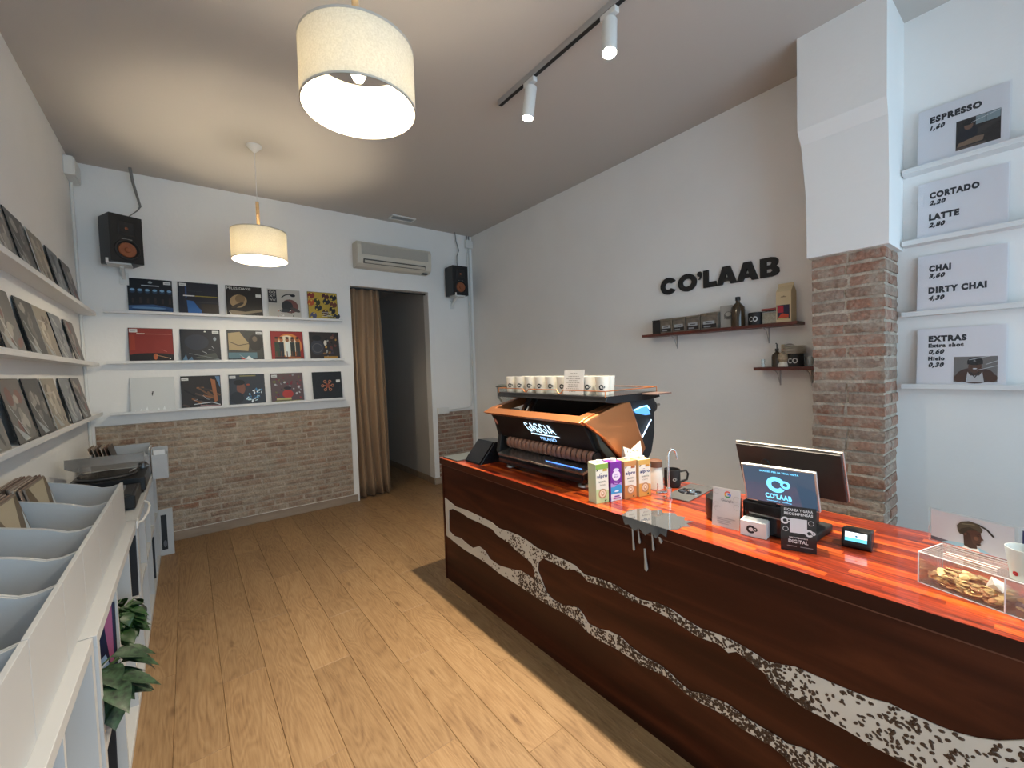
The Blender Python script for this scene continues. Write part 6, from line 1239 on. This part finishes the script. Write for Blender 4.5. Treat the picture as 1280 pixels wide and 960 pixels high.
MB().tube([(0.150, 0.19, 0.145), (0.150, 0.05, 0.148), (0.10, -0.09, 0.138)], 0.005, 8).build('tonearm', tt, CHROME, smooth=True); MB().cyl((0.150, 0.18, 0.11), (0.150, 0.18, 0.15), 0.022, 16).build('arm_base', tt, GREY)
ld = MB(); LM = Matrix.Translation((0, 0.235, 0.118)) @ Matrix.Rotation(math.radians(-13), 4, 'X')
ld.box(-0.19, 0.185, -0.43, 0, 0.055, 0.058, LM).box(-0.19, -0.187, -0.43, 0, 0, 0.055, LM).box(0.182, 0.185, -0.43, 0, 0, 0.055, LM).box(-0.187, 0.182, -0.43, -0.427, 0, 0.055, LM).box(-0.187, 0.182, -0.003, 0, 0, 0.055, LM)
ld.build('dust_cover', tt, SMOKE, label='clear dusty lid')
t = thing('record_crate', 'small white crate of records against the brick wall', 'crate', (-0.43, 4.56, UT))
for nm, bx in (('crate_floor', (-0.17, 0.17, -0.14, 0.14, 0, 0.01)), ('crate_side', (-0.17, -0.16, -0.14, 0.14, 0.01, 0.20)), ('crate_side', (0.16, 0.17, -0.14, 0.14, 0.01, 0.20)), ('crate_front', (-0.16, 0.16, -0.14, -0.13, 0.01, 0.16)), ('crate_back', (-0.16, 0.16, 0.13, 0.14, 0.01, 0.22))): Bx(nm, *bx, WHITE, t)
for k in range(6):
    q = thing('record_sleeve', 'record standing in the small white crate by the brick wall', 'record', M=frame_M((-0.43+(-0.12+0.022*k), 4.56-0.12, UT+0.0105), (0, 1, 0), (-0.25, 0, 1)), group='records in the small crate')
    MB().box(0, 0.24, 0, 0.245, -0.004, 0).build('sleeve', q, flat(sr(SPN[k]), 0.5))
t = thing('flyer_box', 'white open flyer box with pale leaflets at the end of the farthest unit', 'box', (-0.215, 4.40, UT-0.03))
for nm, bx in (('box_back', (-0.032, -0.028, -0.06, 0.10, 0.0, 0.235)), ('box_bottom', (-0.028, 0.065, -0.06, 0.10, 0.0, 0.005)), ('box_side', (-0.028, 0.065, -0.06, -0.056, 0.005, 0.19)), ('box_side', (-0.028, 0.065, 0.096, 0.10, 0.005, 0.235)), ('box_front', (0.061, 0.065, -0.056, 0.096, 0.005, 0.19))): Bx(nm, *bx, WHITE, t)
Bx('leaflets', -0.02, 0.05, -0.05, -0.045, 0.006, 0.225, PAPER, t)
t = thing('framed_picture', 'white framed dark picture leaning on the floor at the end of the shelves', 'picture frame', M=frame_M((-0.262, 4.775, 0.0006), (1, 0, 0), (0, 0.12, 1)))
MB().box(0, 0.105, 0, 0.40, -0.02, 0).build('frame_board', t, WHITE, bevel=0.002); a = Art(); a.rect(sr('17171b'), 0.022, 0.05, 0.062, 0.35); a.ell(sr('5a5a60'), 0.045, 0.10, 0.012, 0.03); a.build('picture_print', t)
t = thing('headphone_hook', 'white curved plastic loop fixed to the front edge of the shelf units', 'hook', (UX1+0.001, 3.02, UT-0.012))
MB().tube([(0.0, 0, 0.0), (0.02, 0.05, -0.004), (0.03, 0.25, -0.012), (0.03, 0.42, -0.012), (0.018, 0.50, -0.008), (0.0, 0.52, 0.0)], 0.006, 8).build('loop', t, WHITEP, smooth=True); MB().box(0, 0.006, -0.03, 0.03, -0.02, 0.02).build('mount', t, WHITEP)
